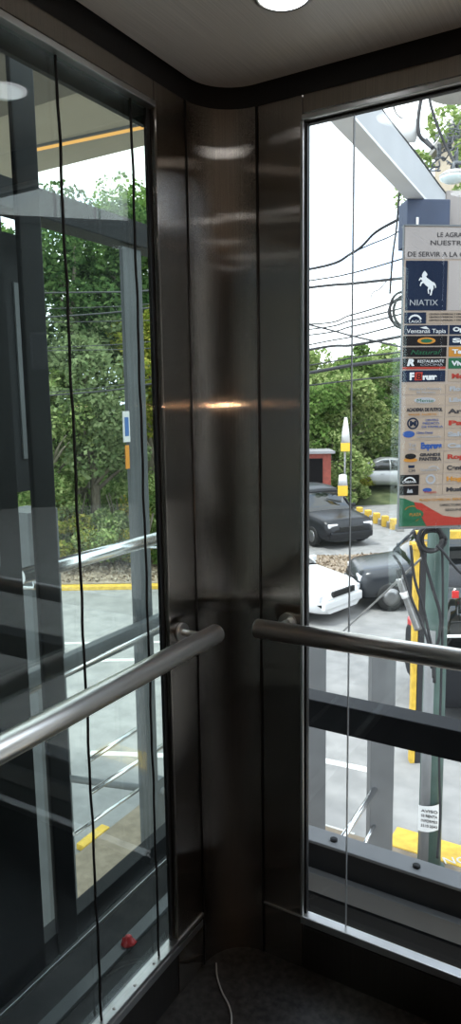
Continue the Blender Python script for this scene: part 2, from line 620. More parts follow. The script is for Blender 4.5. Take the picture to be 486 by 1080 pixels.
for y in (-0.515, -0.3015):
    b = MB()
    pts = [(-0.0125, y + 0.0012 * math.sin(z * 23) + 0.0009 * math.sin(z * 51 + 1), z) for z in np.linspace(WZ0, WZ1 - 0.013, 70)]
    b.tube(pts, 0.0028, 6)
    b.build('glass_joint', M_black, w)
# back window
w = thing('window_2', None, None, kind='structure')
b = MB()
b.box(JA, XW1, -0.004, 0.024, WZ1 - 0.012, WZ1, 0.002)
b.box(JA - 0.004, JA + 0.003, -0.002, 0.024, WZ0, WZ1 - 0.012, 0.0015)
b.build('window_frame', M_lip, w)
b = MB()
b.box(JA - 0.003, XW1, -0.005, 0.024, WZ0 - 0.022, WZ0, 0.003)
b.box(SE + 0.004, JA - 0.003, -0.003, 0.0, WZ0 - 0.006, WZ0 - 0.002)
b.build('window_sill', M_lip, w)
b = MB()
b.box(JA + 0.003, JA + 0.008, 0.010, 0.024, WZ0, WZ1 - 0.012)
b.box(JA, XW1, 0.012, 0.026, WZ1 - 0.017, WZ1 - 0.012)
b.build('gasket', M_black, w)
MB().box(JA + 0.002, XW1, 0.014, 0.022, WZ0 - 0.004, WZ1 - 0.012).build('pane', M_glassB, w)
MB().box(0.3508, 0.3520, 0.0135, 0.0225, WZ0, WZ1 - 0.013).build('glass_joint', M_post, w)

# ------------------------------------------------------------------ ground outside
ZS = -3.0


def sstep(a, b, x):
    t = min(1, max(0, (x - a) / (b - a)))
    return t * t * (3 - 2 * t)


def terrain_z(u, v):
    leftw = 1 - sstep(-1.6, 1.2, u - 0.0 * v)
    zl = -2.9 + 0.10 * min(max(v - 17.6, 0), 2.2) + 0.30 * max(0, min(v - 19.5, 14))
    zr = -2.92 + 0.22 * max(0, min(v - 31, 25))
    z = zl * leftw + zr * (1 - leftw)
    return z + 0.12 * noise.noise(Vector((u * 0.5, v * 0.5, 3.1))) * sstep(18.5, 21, v)


struct(MB().obox(UV(0, 13, ZS - 0.1), 120, 44, 0.2, RH, FH).build('street', M_asph))
g = MB()
us = np.linspace(-40, 26, 90)
vs = np.concatenate([np.linspace(17.35, 22.5, 16), np.linspace(23, 70, 50)])
grid = [[g.bm.verts.new(UV(float(u), float(v), terrain_z(float(u), float(v)))) for u in us] for v in vs]
for i in range(len(vs) - 1):
    for k in range(len(us) - 1):
        f = g.bm.faces.new((grid[i][k], grid[i][k + 1], grid[i + 1][k + 1], grid[i + 1][k]))
        f.smooth = True
hill = struct(g.build('hillside', M_leaflit))
hill.data.materials.append(M_green)
hill.data.materials.append(M_asph)
for p in hill.data.polygons:
    c = p.center - CAM
    u, v = c.dot(RH), c.dot(FH)
    if u < 0.2:
        p.material_index = 1 if v > 19.4 else 0
    else:
        p.material_index = 0 if v < 20.6 else (2 if v < 30.5 else 1)
# kerb across the street, yellow top
struct(MB().obox(UV(-7, 17.2, -2.955), 66, 0.24, 0.11, RH, FH, bev=0.02).build('kerb', M_yel))
# road lines
for (ua, va, ub, vb, wd) in ((-7.5, 12.15, -0.6, 12.15, 0.13), (-8.0, 13.1, 1.2, 13.1, 0.10)):
    a, bb = UV(ua, va, ZS + 0.004), UV(ub, vb, ZS + 0.004)
    e = (bb - a).normalized()
    struct(MB().obox((a + bb) / 2, (bb - a).length, wd, 0.006, e, Vector((0, 0, 1)).cross(e)).build('road_line', M_roadwhite))
for (q0, q1) in (((318, 797), (392, 813)), ((320, 866), (372, 882)), ((95, 794), (178, 797))):
    a, bb = on(*q0, 2, ZS + 0.004), on(*q1, 2, ZS + 0.004)
    e = (bb - a).normalized()
    struct(MB().obox((a + bb) / 2, (bb - a).length, 0.12, 0.006, e, Vector((0, 0, 1)).cross(e)).build('road_line', M_roadwhite))
# paved apron round the lift tower
struct(MB().box(-3.75, 5.0, -8, 4.9, ZS, ZS + 0.06).build('pavement', M_pave))
pk = struct(MB().box(-1.1, 5.0, 4.905, 5.25, ZS, ZS + 0.07, 0.015).build('pavement_kerb', M_yel))
struct(MB().box(-3.87, -3.755, 3.35, 3.75, ZS, ZS + 0.07, 0.015).build('pavement_kerb', M_yel))

# ------------------------------------------------------------------ lift tower steelwork outside the glass
STEEL = 'dark steelwork of the lift tower'


def steel(name, b, material, label, cat='beam'):
    return tag(b.build(name, material), label, cat, None, 'thing')


# beams behind the back window
b = MB().box(-0.36, 2.0, 0.37, 0.43, 0.50, 0.585).box(-0.36, 2.0, 0.36, 0.44, 0.585, 0.595, 0.003)
bm_up = steel('shaft_beam', b, M_shaft, 'upper dark steel beam crossing behind the back window below the handrail')
root = thing('shaft_beam', 'lower dark steel beam with pale flanges just above the back window sill', 'beam', (0.8, 0.35, 0.05))
MB().box(-0.36, 2.0, 0.37, 0.40, 0.02, 0.115).build('web', M_shaft, root)
MB().box(-0.36, 2.0, 0.355, 0.43, 0.115, 0.125, 0.003).build('top_flange', M_post, root)
MB().box(-0.36, 2.0, 0.345, 0.43, -0.045, 0.02, 0.003).build('bottom_flange', M_post, root)
for x in (0.165, 0.43):
    MB().lathe([(0.012, 0), (0.012, 0.006), (0.006, 0.008)], (x, 0.39, 0.125), 10).build('bolt', M_shaft, root)
struct(MB().box(-0.36, 2.0, 0.34, 0.42, -1.2, -0.05).build('shaft_apron', M_shaft))
# left shaft columns
steel('shaft_column', MB().box(-0.41, -0.395, -0.262, -0.186, -3.0, 3.1, 0.004), M_shaft,
      'dark steel column outside the left glass wall, nearest the car', 'column')
steel('shaft_column', MB().box(-1.0, -0.98, 0.86, 0.985, -3.0, 2.16, 0.004), M_shaftg,
      'grey steel column outside the left glass carrying a small blue sticker', 'column')
steel('shaft_beam', MB().box(-1.07, -0.96, -2.0, 1.6, 2.17, 2.27, 0.004), M_shaft,
      'grey steel beam high outside the left glass on the grey column')
steel('shaft_beam', MB().box(-0.93, -0.89, -2.0, 2.2, 0.49, 0.57, 0.004), M_shaftg,
      'grey steel crossbar outside the left glass below the bright reflected rail')
root = thing('shaft_sill_beam', 'black steel sill beam low outside the left glass above the red scrap', 'beam', (-0.42, 0, -0.02))
MB().box(-0.45, -0.40, -2.0, 0.6, -0.05, 0.035, 0.003).build('web', M_shaft, root)
MB().box(-0.40, -0.385, -2.0, 0.6, -0.05, -0.035, 0.002).build('bottom_flange', M_lip, root)
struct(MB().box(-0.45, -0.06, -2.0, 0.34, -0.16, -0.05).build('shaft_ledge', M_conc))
tag(MB().box(-0.285, -0.245, -2.0, 0.32, -0.0495, -0.035, 0.003).build('guide_strip', M_shaftg), 'grey steel strip lying along the dark ledge under the left glass', 'strip', None, 'thing')
# dark cladding left of the column
struct(MB().box(-0.46, -0.40, -2.6, -0.312, -3.0, 3.1).build('wall_shaft', M_shaft))
tag(MB().box(-0.40, -0.385, -0.46, -0.39, 1.12, 2.6, 0.004).build('guide_rail', M_shaftg), 'grey vertical guide strip on the dark shaft wall at the left edge', 'strip', None, 'thing')
struct(MB().box(-1.26, -1.2, -2.4, 0.515, 1.17, 2.16).build('wall_hanging_panel', M_shaft))
tag(MB().box(-1.2, -1.19, 0.455, 0.512, 1.3, 1.98, 0.003).build('guide_strip', M_shaftg), 'pale grey vertical strip on the dark hanging panel at the left edge', 'strip', None, 'thing')
# sticker on the grey column and an orange tag under it
p = on(133, 450, 0, -0.968)
root = thing('column_sticker', 'blue and white sticker on the grey column outside the left glass', 'sticker', (-0.968, p.y, p.z))
MB().box(-0.969, -0.966, p.y - 0.022, p.y + 0.022, p.z - 0.065, p.z + 0.065).build('backing', M_paper, root)
MB().box(-0.9665, -0.965, p.y - 0.012, p.y + 0.014, p.z - 0.04, p.z + 0.04).build('print', mat('sticker_blue', (0.06, 0.16, 0.42), 0.5), root)
p = on(134, 482, 0, -0.968)
tag(MB().box(-0.969, -0.965, p.y - 0.012, p.y + 0.012, p.z - 0.05, p.z + 0.05).build('column_tag', mat('orange_tag', (0.75, 0.3, 0.03), 0.5)),
    'small orange tag under the blue sticker on the grey column', 'tag', None, 'thing')
# canopy and its amber light strip
struct(MB().box(-7.0, -0.45, 1.47, 2.45, 3.2, 3.4).build('canopy_soffit', M_soffit))
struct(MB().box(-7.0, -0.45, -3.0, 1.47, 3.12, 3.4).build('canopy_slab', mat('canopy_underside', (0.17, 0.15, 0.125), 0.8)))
a, bb = on(36, 158, 2, 3.185), on(156, 133, 2, 3.185)
e = (bb - a).normalized()
root = thing('strip_light', 'glowing amber strip light under the beige canopy soffit', 'light', (a + bb) / 2)
MB().obox((a + bb) / 2 + Vector((0, 0, 0.009)), (bb - a).length + 0.04, 0.06, 0.016, e, Vector((0, 0, 1)).cross(e)).build('housing', M_post, root)
MB().obox((a + bb) / 2, (bb - a).length, 0.032, 0.014, e, Vector((0, 0, 1)).cross(e), bev=0.004).build('diffuser', M_led, root)


# ================================================================== LIFT CAR FITTINGS
def handrail(label, p0, p1, wall_axis, brackets):
    root = thing('handrail', label, 'handrail', (Vector(p0) + Vector(p1)) / 2)
    d = (Vector(p1) - Vector(p0)).normalized()
    MB().tube([p0, p1], 0.0235, 32).build('rail_tube', M_rail if wall_axis == 'x' else M_rail, root)
    for q, s in ((p0, -1), (p1, 1)):
        q = Vector(q)
        c = MB()
        c.tube([q + d * s * k for k in (0.0, 0.003, 0.006)], 0.0235, 32, radii=[0.0235, 0.0225, 0.017])
        c.build('end_cap', M_lip, root)
    for t in brackets:
        q = Vector(p0).lerp(Vector(p1), t)
        wv = Vector((-1, 0, 0)) if wall_axis == 'x' else Vector((0, 1, 0))
        gap = abs(q.x) if wall_axis == 'x' else abs(q.y)
        br = MB().tube([q + wv * 0.015, q + wv * (gap - 0.001)], 0.009, 14).build('bracket', M_rail, root)
        MB().tube([q + wv * (gap - 0.008), q + wv * (gap - 0.0002)], 0.024, 20).build('flange', M_rail, br)
    return root


handrail('brushed steel handrail along the left glass wall', (0.08, -0.157, 0.956), (0.08, -1.95, 0.956), 'x', (0.018, 0.98))
handrail('brushed steel handrail across the back window', (0.152, -0.08, 0.958), (1.42, -0.08, 0.972), 'y', (0.035, 0.97))

# downlights: six recessed round lamps
k = 0
DLAB = {0: 'round white downlight glowing in the steel ceiling at the top of the picture'}
for (x, y) in ((0.339, -0.302), (1.16, -0.302), (0.339, -1.07), (1.16, -1.07), (0.339, -1.84), (1.16, -1.84)):
    lab = DLAB.get(k, 'round downlight in the car ceiling behind the viewer')
    root = thing('downlight', lab, 'light', (x, y, ZC), None if k == 0 else 'downlights out of view')
    MB().lathe([(0.046, 0.0), (0.046, -0.005), (0.052, -0.006), (0.056, -0.003), (0.056, 0.0)], (x, y, ZC), 36).build('trim_ring', M_lip, root)
    MB().lathe([(0.0, -0.0085), (0.03, -0.0082), (0.045, -0.006), (0.046, -0.001)], (x, y, ZC), 36).build('lens', M_down, root)
    k += 1

# control panel on the right wall behind the viewer, with an emitter added for the eye-level streak
root = thing('control_panel', 'steel lift control panel on the right wall with an added amber emitter', 'control panel', (CX, -1.2, 1.2))
MB().box(CX - 0.012, CX, -1.32, -1.08, 0.8, 1.75, 0.004).build('face_plate', M_panel, root)
MB().box(CX - 0.016, CX - 0.011, -1.27, -1.13, 1.498, 1.506).build('streak_emitter', M_streak, root)
for i in range(4):
    MB().lathe([(0.018, 0), (0.018, -0.006), (0.014, -0.009), (0.0, -0.009)], (CX - 0.012, -1.2, 0.95 + 0.1 * i), 18, 'x').build('button', M_lip, root)

# cord on the floor, red scrap on the ledge
pts = [on(x, y, 2, 0.004) for x, y in ((228, 1016), (229, 1030), (234, 1046), (242, 1062), (244, 1079), (238, 1100))]
tag(MB().tube(smooth_path(pts, 8), 0.0022, 6).build('cord', mat('pale_cord', (0.42, 0.40, 0.38), 0.6)), 'thin pale cord lying on the dark floor at the corner', 'cord', None, 'thing')
p = on(135, 994, 2, -0.031)
b = MB()
b.loft([[Vector((p.x + r * (1 + 0.25 * math.sin(3 * a)) * math.cos(a) * (1.3 if z < .01 else 1.0), p.y + r * 1.2 * math.sin(a), p.z - 0.004 + z)) for a in [2 * math.pi * i / 9 for i in range(9)]]
        for r, z in ((0.016, 0.0), (0.018, 0.005), (0.011, 0.009), (0.010, 0.022), (0.004, 0.027))])
tag(b.build('plastic_scrap', M_red), 'small red plastic scrap on the dark ledge under the left glass', 'scrap', None, 'thing')

# reflection of the left handrail in the outer glass, built as a solid rail
p0, p1 = Vector((-0.70, -0.05, 0.985)), Vector((-0.70, 0.76, 0.985))
root = thing('handrail', 'bright rail built as the left handrail reflection beyond the glass, above the kerb', 'handrail', (p0 + p1) / 2)
MB().tube([p0, p1], 0.025, 20).build('rail_tube', M_railx, root)
br = MB().tube([p1 + Vector((0, -0.03, -0.018)), p1 + Vector((-0.0, -0.03, -0.05)), p1 + Vector((-0.12, -0.03, -0.06))], 0.006, 8).build('bracket', M_railx, root)
br = MB().tube([p0 + Vector((0, 0.06, -0.018)), p0 + Vector((-0.0, 0.06, -0.05)), p0 + Vector((-0.12, 0.06, -0.06))], 0.006, 8).build('bracket', M_railx, root)
p0, p1 = Vector((-0.86, 0.05, 0.52)), Vector((-0.86, 1.15, 0.54))
tag(MB().tube([p0, p1], 0.008, 10).build('guard_bar', M_railx), 'thin steel bar under the grey crossbar outside the left glass', 'bar', None, 'thing')

# stainless guard railing further out, left
root = thing('guard_railing', 'stainless guard railing with sloping bars outside the left glass near the road', 'railing', (-1.5, 1.3, -3))
for (a, bq, rr) in (((92, 803), (152, 764), 0.014), ((95, 836), (188, 776), 0.014), ((78, 880), (156, 826), 0.010), ((70, 698), (20, 730), 0.010)):
    A, B = on(*a, 0, -1.5), on(*bq, 0, -1.5)
    MB().tube([A, B], rr, 12).build('rail', M_railx, root)
A, B = on(34, 816, 2, -0.8), on(172, 834, 2, -0.8)
MB().tube([A, B], 0.022, 14).build('top_rail', M_post, root)
q = on(45, 815, 2, -0.8)
MB().box(q.x - 0.13, q.x + 0.13, q.y - 0.12, q.y + 0.12, -3.0, 0.9, 0.003).build('post', M_shaftg, root)
q = on(166, 833, 2, -0.8)
MB().box(q.x - 0.03, q.x + 0.03, q.y - 0.03, q.y + 0.03, -3.0, -0.72, 0.003).build('post', M_shaftg, root)

# rails behind the back window; posts built for darker bands of the glass reflections
root = thing('guard_railing', 'two slanting steel rails behind the back window, with posts built as reflected grey bands', 'railing', (-0.3, 2.0, -3))
for (xa, xb, yt) in ((325, 343, 672), (390, 415, 678)):
    d = 3.9
    w_ = (xb - xa) * d / FPX
    q = at((xa + xb) / 2, 720, d)
    zt = at((xa + xb) / 2, yt, d).z
    MB().obox(Vector((q.x, q.y, (zt - 3.0) / 2)), w_, w_ * 0.8, zt + 3.0, RH, FH, bev=0.004).build('post', M_post, root)
for (a, bq, rr) in (((352, 898), (400, 825), 0.016), ((380, 898), (398, 864), 0.010)):
    MB().tube([on(*a, 0, -0.25), on(*bq, 0, -0.25)], rr, 12).build('rail', M_railx, root)

# ------------------------------------------------------------------ white girder and blue header
root = thing('canopy_girder', 'pale painted girder reaching from the tower to the blue sign header', 'girder', (-0.59, 2, 3.0))
gd = Vector((-0.057, 1, 0)).normalized()
gx = Vector((gd.y, -gd.x, 0))
g0, g1 = Vector((-0.600, 0.664, 0)), Vector((-0.862, 5.52, 0))
gc, gl = (g0 + g1) / 2, (g1 - g0).length
MB().obox(gc + Vector((0, 0, 3.255)), 0.12, gl, 0.235, gx, gd, Vector((0, 0, 1)), bev=0.006).build('girder_box', M_white, root)
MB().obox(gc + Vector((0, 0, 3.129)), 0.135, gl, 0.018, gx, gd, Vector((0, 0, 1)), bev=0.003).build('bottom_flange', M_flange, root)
pts = [g0.lerp(g1, t) + gx * 0.055 + Vector((0, 0, 3.38 + 0.006 * math.sin(t * 19))) for t in np.linspace(0, 1, 24)]
MB().tube(pts, 0.007, 6).build('edge_cable', M_cable, root)
kk = on(468, 911, 2, ZS + 0.072)
text('NO', pk, kk, RH, FH, Vector((0, 0, 1)), 0.10, M_roadwhite, 'lettering', 0.26)

# ------------------------------------------------------------------ directory sign on its pole
SD = 5.75
s_tl, s_bl = at(430.5, 242, SD), at(420.5, 556, SD)
ph = math.radians(5.5)                      # the board is turned a little to the left
SX = (RH * math.cos(ph) + FH * math.sin(ph)).normalized()
SZ = Vector((0, 0, 1))
SN = SX.cross(SZ)                           # towards the viewer
px_m = SD / FPX
O = at(420.0, 556.5, SD)
SH = 2.34 * (SD / 5.75)
SWd = 1.15
sign = thing('directory_sign', 'tall directory sign board of many shop logo panels mounted before the green pole', 'sign', O)
M_board = mat('sign_board_beige', (0.26, 0.205, 0.165), 0.6, var=0.04, scale=5)
M_cell = mat('sign_cell_beige', (0.265, 0.21, 0.165), 0.8, spec=0.12)
M_top = mat('sign_top_grey', (0.28, 0.255, 0.245), 0.8, spec=0.12)
M_navy = mat('sign_navy', (0.008, 0.014, 0.032), 0.8, spec=0.12)
M_blk = mat('sign_black', (0.008, 0.007, 0.008), 0.8, spec=0.12)
M_swhite = mat('sign_white', (0.45, 0.46, 0.47), 0.5)
M_ink = mat('sign_dark_ink', (0.035, 0.032, 0.035), 0.8, spec=0.12)
M_sblue = mat('sign_blue', (0.024, 0.060, 0.198), 0.8, spec=0.12)
M_sred = mat('sign_red', (0.260, 0.031, 0.022), 0.8, spec=0.12)
M_sgreen = mat('sign_green', (0.018, 0.084, 0.042), 0.8, spec=0.12)
M_sorange = mat('sign_orange', (0.350, 0.154, 0.028), 0.8, spec=0.12)
M_sgrey = mat('sign_grey', (0.22, 0.23, 0.25), 0.5)


# sign coordinates: px measured on the board: x px from its left edge, y px from its top (314 px tall)
def sp(x, y, lift=0.0):
    return O + SX * (x * px_m) + SZ * (SH - y / 314.0 * SH) + SN * lift


def spanel(name, x0, y0, x1, y1, material, parent, d0=0.0, th=0.004, label=None):
    c = (sp(x0, y0) + sp(x1, y1)) / 2 + SN * (d0 + th / 2)
    o = MB().obox(c, (x1 - x0) * px_m, th, abs((y1 - y0) / 314.0 * SH), SX, SN, SZ).build(name, material, parent)
    if label:
        o['label'] = label
    return o


def stext(s, x, y, h, material, parent, width=None, lift=0.0065, shear=0.0, bold=0.0):
    return text(s, parent, sp(x, y, lift), SX, SZ, SN, h / 314.0 * SH, material, 'lettering', width * px_m if width else None, 'LEFT', shear, 0.0012, bold)


def sshape(poly, material, parent, name='emblem', lift=0.0045, th=0.002):
    pts = [(x * px_m, SH - y / 314.0 * SH) for x, y in poly]
    return MB().prism(pts, O + SN * lift, SX, SZ, SN, th).build(name, material, parent)


def ell(cx, cy, rx, ry, n=24, a0=0, a1=360):
    return [(cx + rx * math.cos(math.radians(a0 + (a1 - a0) * i / n)), cy + ry * math.sin(math.radians(a0 + (a1 - a0) * i / n))) for i in range(n + (0 if a1 - a0 == 360 else 1))]


def sring(cx, cy, r0, r1, material, parent, a0=0, a1=360, n=22):
    """ring or arc band"""
    b = MB()
    for i in range(n):
        A0, A1 = math.radians(a0 + (a1 - a0) * i / n), math.radians(a0 + (a1 - a0) * (i + 1) / n)
        q = [(cx + r * math.cos(A), cy + r * math.sin(A)) for r, A in ((r0, A0), (r1, A0), (r1, A1), (r0, A1))]
        b.prism([(x * px_m, SH - y / 314.0 * SH) for x, y in q], O + SN * 0.0045, SX, SZ, SN, 0.002)
    return b.build('emblem', material, parent)


FULLW = SWd / px_m
MB().obox(O + SX * SWd / 2 + SZ * SH / 2 - SN * 0.0125, SWd, 0.025, SH, SX, SN, SZ, bev=0.002).build('board', M_board, sign)
spanel('heading_panel', 0.5, 1, FULLW - 1, 32, M_top, sign)
hp = sign
stext('LE AGRADECE', 33, 10.5, 4.6, M_ink, hp, 42)
stext('NUESTRA VISITA', 26, 18.5, 4.6, M_ink, hp, 66)
stext('DE SERVIR A LA COMUNIDAD', 3, 30, 4.8, M_ink, hp, 100)
# navy panel with the rearing white horse
c = spanel('logo_panel', 2, 34, 45, 84, M_navy, sign, label='square navy logo panel with a white rearing horse')
horse = [(17.5, 47.5), (19, 44.5), (20.5, 43.2), (21.5, 44.5), (23.2, 46.5), (22.8, 48.2), (21.8, 48), (22.5, 50), (25.5, 52), (28, 54),
         (30.5, 54.8), (32, 57), (32.6, 60), (31.6, 60.5), (31, 58), (29.6, 57.5), (30, 60.5), (28.6, 64), (28, 67.5), (26.6, 68), (26.4, 66.8), (27.2, 63.5), (26.4, 61),
         (25, 62.5), (25.6, 66), (24.4, 66.2), (23.8, 62), (24.4, 59.5), (21.5, 57.5), (19.6, 55.2), (17.6, 56), (16.6, 58.6), (15.6, 58.2), (16.4, 54.8), (18.4, 53.2),
         (16.4, 51.6), (15.2, 53.2), (14.2, 52.6), (16, 49.8), (18, 50)]
horse = [(a + 1.0, b + 1) for a, b in horse]
sshape(horse, M_swhite, c)
stext('NIATIX', 6, 79, 6.0, M_sgrey, c, 30)
spanel('text_panel', 46, 34, FULLW - 1, 84, M_top, sign)
# strip under it
c = spanel('logo_panel', 1.5, 86, 24, 97.5, M_navy, sign, label='dark logo panel with a white arch')
sring(12.5, 95.5, 5.6, 7.4, M_swhite, c, 200, 340, 14)
stext('LAGO', 6, 96.5, 2.6, M_swhite, c, 13)
c = spanel('text_panel', 24.8, 85.5, FULLW - 1, 97, M_cell, sign)
for k_, y_ in enumerate((88.6, 91.6, 94.8)):
    stext('CENTRO COMERCIAL Y OFICINAS', 27, y_, 1.7, M_ink, c, 40)
c = spanel('logo_panel', 1.5, 99, 47.5, 108.5, M_navy, sign, label='navy panel with pale script')
stext('Ventanas Tapia', 4, 107, 4.2, M_swhite, c, 41)
sshape([(18, 101.5), (24, 100.2), (28, 103.4), (22, 102.6)], M_swhite, c)
c = spanel('logo_panel', 1.0, 110, 47, 120, M_blk, sign, label='black panel with a green and orange badge')
sshape(ell(25, 115, 9.5, 3.4), M_sorange, c)
sshape(ell(25, 115, 6.0, 2.0), M_sgreen, c, lift=0.0068)
c = spanel('logo_panel', 1.0, 121.5, 46.5, 131.5, M_blk, sign, label='black panel with green script')
stext('Natural', 8, 129, 4.6, M_sgreen, c, 32, shear=0.3)
c = spanel('logo_panel', 0.8, 133, 46.2, 141.8, M_blk, sign, label='black panel with a white R above a red bar')
stext('R', 5, 140.4, 6.4, M_swhite, c, 8, shear=0.2, bold=0.004)
stext('RESTAURANTE', 16, 137.6, 3.0, M_swhite, c, 28)
stext('COCINA', 19, 140.8, 2.2, M_sgrey, c, 24)
spanel('colour_bar', 0.8, 142, 46, 144.2, M_sred, sign)
c = spanel('logo_panel', 0.6, 145.5, 46, 157.5, M_navy, sign, label='navy panel with bold white and red lettering')
stext('F', 8, 155.2, 7.2, M_swhite, c, 5, bold=0.004)
sshape([(14, 147.4), (22, 147.4), (21, 156), (13.4, 156)], M_sred, c)
stext('8', 15.4, 155.0, 6.4, M_blk, c, 5)
stext('rum', 22, 155.0, 5.6, M_swhite, c, 15, bold=0.004)


def cell(y0, y1, x0=1.0, x1=46.0):
    return spanel('logo_panel', x0, y0, x1, y1, M_cell, sign)


c = cell(160, 170.5)
stext('Panaderia y Pasteleria', 8, 166, 2.6, M_sgrey, c, 34)
stext('El Paraiso', 16, 169.6, 2.2, M_sgrey, c, 20)
c = cell(172, 182)
sshape(ell(25, 177, 11.5, 3.1), M_sgrey, c)
stext('Mente', 16, 178.8, 3.4, M_sgreen, c, 18, lift=0.0068)
c = cell(183.2, 194.3)
stext('ACADEMIA DE FUTBOL', 6, 188.4, 3.4, M_ink, c, 38, bold=0.002)
stext('PARQUE', 8, 192.8, 1.9, M_sorange, c, 12)
stext('NORTE', 22, 192.8, 1.9, M_sorange, c, 16)
c = cell(195.6, 206.8)
sring(12.8, 201.2, 4.6, 6.2, M_navy, c)
stext('M', 9.4, 203.8, 5.2, M_navy, c, 7, bold=0.003)
stext('CENTRO', 26, 198.9, 2.1, M_sblue, c, 14)
stext('MEDICO', 23, 202.4, 2.3, M_sblue, c, 18)
stext('DE FAMILIA', 22, 206, 2.1, M_sblue, c, 23)
c = cell(208, 218.8)
sshape(ell(8.6, 212.6, 6.4, 3.6), M_sblue, c)
stext('Clinica Dental', 17, 212.4, 2.4, M_sblue, c, 17)
stext('ortodoncia', 17, 216.6, 2.2, M_sgrey, c, 26)
c = cell(220, 231)
stext('Tel', 8.4, 226, 3.6, M_sgrey, c, 8)
stext('24h', 8.4, 229.6, 2.0, M_sgrey, c, 8)
stext('Express', 21.8, 228.2, 6.2, M_sblue, c, 22.5, bold=0.004)
c = cell(232.2, 243)
sshape(ell(11, 240.4, 7.6, 2.2), M_sorange, c)
sshape(ell(11, 236.4, 6.0, 3.0), M_blk, c, lift=0.0068)
stext('GRANDE', 21, 236.4, 2.9, M_ink, c, 22, bold=0.002)
stext('PANTERA', 20.4, 241.2, 3.4, M_ink, c, 24, bold=0.002)
c = cell(244.2, 255)
sshape([(8.8, 246), (15.8, 246), (15.4, 249), (9.2, 249)], M_navy, c)
stext('CM', 9.0, 253.4, 3.0, M_navy, c, 7)
sring(36, 255.5, 7.4, 8.3, M_sgrey, c, 230, 330, 12)
stext('Carpinteria', 22, 252.4, 2.8, M_sgrey, c, 18)
c = spanel('logo_panel', 0.6, 256.4, 21, 267, M_blk, sign, label='black cell with a pale arch')
sring(10.8, 265.4, 5.4, 6.8, M_swhite, c, 205, 335, 12)
stext('CABANA', 3, 265.2, 2.6, M_swhite, c, 15)
c = cell(256.4, 267, 21.8)
sring(33.4, 261.7, 3.4, 5.4, M_sgrey, c)
c = spanel('logo_panel', 0.4, 268.2, 20.6, 278.6, M_blk, sign, label='black cell with a small pale figure')
sshape([(8, 276), (9.4, 271), (10.6, 273.4), (13.4, 272), (14.6, 276)], M_sgrey, c)
c = cell(268.2, 278.6, 21.4)
sshape(ell(30, 273.4, 5.0, 2.3), M_sblue, c)
stext('Viajes', 26, 276.8, 2.6, M_sred, c, 14)
# second column, mostly beyond the frame edge
for (y0, y1, mt, tx, ink) in ((99, 108.5, M_navy, 'Optica', M_swhite), (110, 120, M_navy, 'Spa', M_swhite), (121.5, 131.5, M_sorange, 'Taller', M_swhite),
                              (133, 144, M_sgreen, 'Vivero', M_swhite), (145.5, 157.5, M_cell, 'Moda', M_sred), (160, 170.5, M_cell, 'Flores', M_sgrey), (172, 182, M_cell, 'Libros', M_sgrey),
                              (183.2, 194.3, M_cell, 'Arte', M_ink), (195.6, 206.8, M_cell, 'Pan', M_sred), (208, 218.8, M_cell, 'Salud', M_sgrey), (220, 231, M_cell, 'Cafe', M_sgrey),
                              (232.2, 243, M_cell, 'Ropa', M_sred), (244.2, 255, M_cell, 'Centro', M_ink), (256.4, 267, M_cell, 'Hogar', M_sorange), (268.2, 278.6, M_cell, 'Musica', M_ink)):
    x0 = 49 if y0 < 160 else 47
    c = spanel('logo_panel', x0, y0, x0 + 46, y1, mt, sign)
    stext(tx, x0 + 3.5, y1 - 3.2, (y1 - y0) * 0.42, ink, c, 24, bold=0.002)
    spanel('logo_panel', x0 + 47.5, y0, min(x0 + 96, FULLW - 1), y1, M_cell, sign)
# red and green wave at the foot of the board
art = spanel('wave_panel', 0.3, 280, FULLW - 0.5, 313.3, M_cell, sign)
stext('PLAZA COMERCIAL BIENVENIDOS', 22, 285.4, 2.6, M_sorange, art, 60)
stext('DIRECTORIO DE TIENDAS', 44, 291.6, 2.6, M_ink, art, 50)
stext('SEGUNDO NIVEL', 50, 297, 2.4, M_ink, art, 40)
sshape([(0.4, 312.8), (0.4, 281), (6, 282), (16, 286.5), (30, 295), (44, 303), (44, 312.8)], M_sgreen, art)
wave = [(16, 286.2), (24, 287.5), (36, 295), (48, 302), (62, 304.5), (80, 303), (FULLW - 1, 296), (FULLW - 1, 312.9), (30, 312.9), (24, 302), (18, 292)]
sshape(wave, M_sred, art, lift=0.0068)
sshape(ell(14, 299.5, 12.5, 6.2), M_sgreen, art, lift=0.009)
sring(14, 299.5, 8.4, 9.6, M_sorange, art, 190, 420, 18)
stext('PLAZA', 11, 301.4, 3.4, M_sorange, art, 13, lift=0.0118)
# frame lip round the board and brackets to the pole
MB().obox(O + SX * (-0.003) + SZ * SH / 2 - SN * 0.012, 0.006, 0.03, SH + 0.02, SX, SN, SZ).obox(O + SX * SWd / 2 - SZ * 0.006 - SN * 0.03, SWd, 0.075, 0.012, SX, SN, SZ) \
    .obox(O + SX * SWd / 2 + SZ * (SH + 0.006) - SN * 0.03, SWd, 0.075, 0.012, SX, SN, SZ).build('edge_frame', M_shaftg, sign)

# blue header box over the sign
hd = thing('sign_header', 'plain blue header box above the directory sign at the girder end', 'sign header', at(447, 222, 5.75))
q = at(447.0, 223, 5.80)
q.z = 3.118 - 0.18
MB().obox(q, 46 * 5.8 / FPX, 0.22, 0.36, SX, SN, SZ, bev=0.01).build('header_box', M_blue, hd)
MB().obox(q + SN * 0.112 - SX * 0.095 + SZ * 0.0, 0.02, 0.004, 0.075, SX, SN, SZ).build('small_label', M_paper, hd)
MB().obox(at(478, 222, 5.82), 0.13, 0.03, 0.30, SX, SN, SZ).build('pale_panel', M_top, hd)

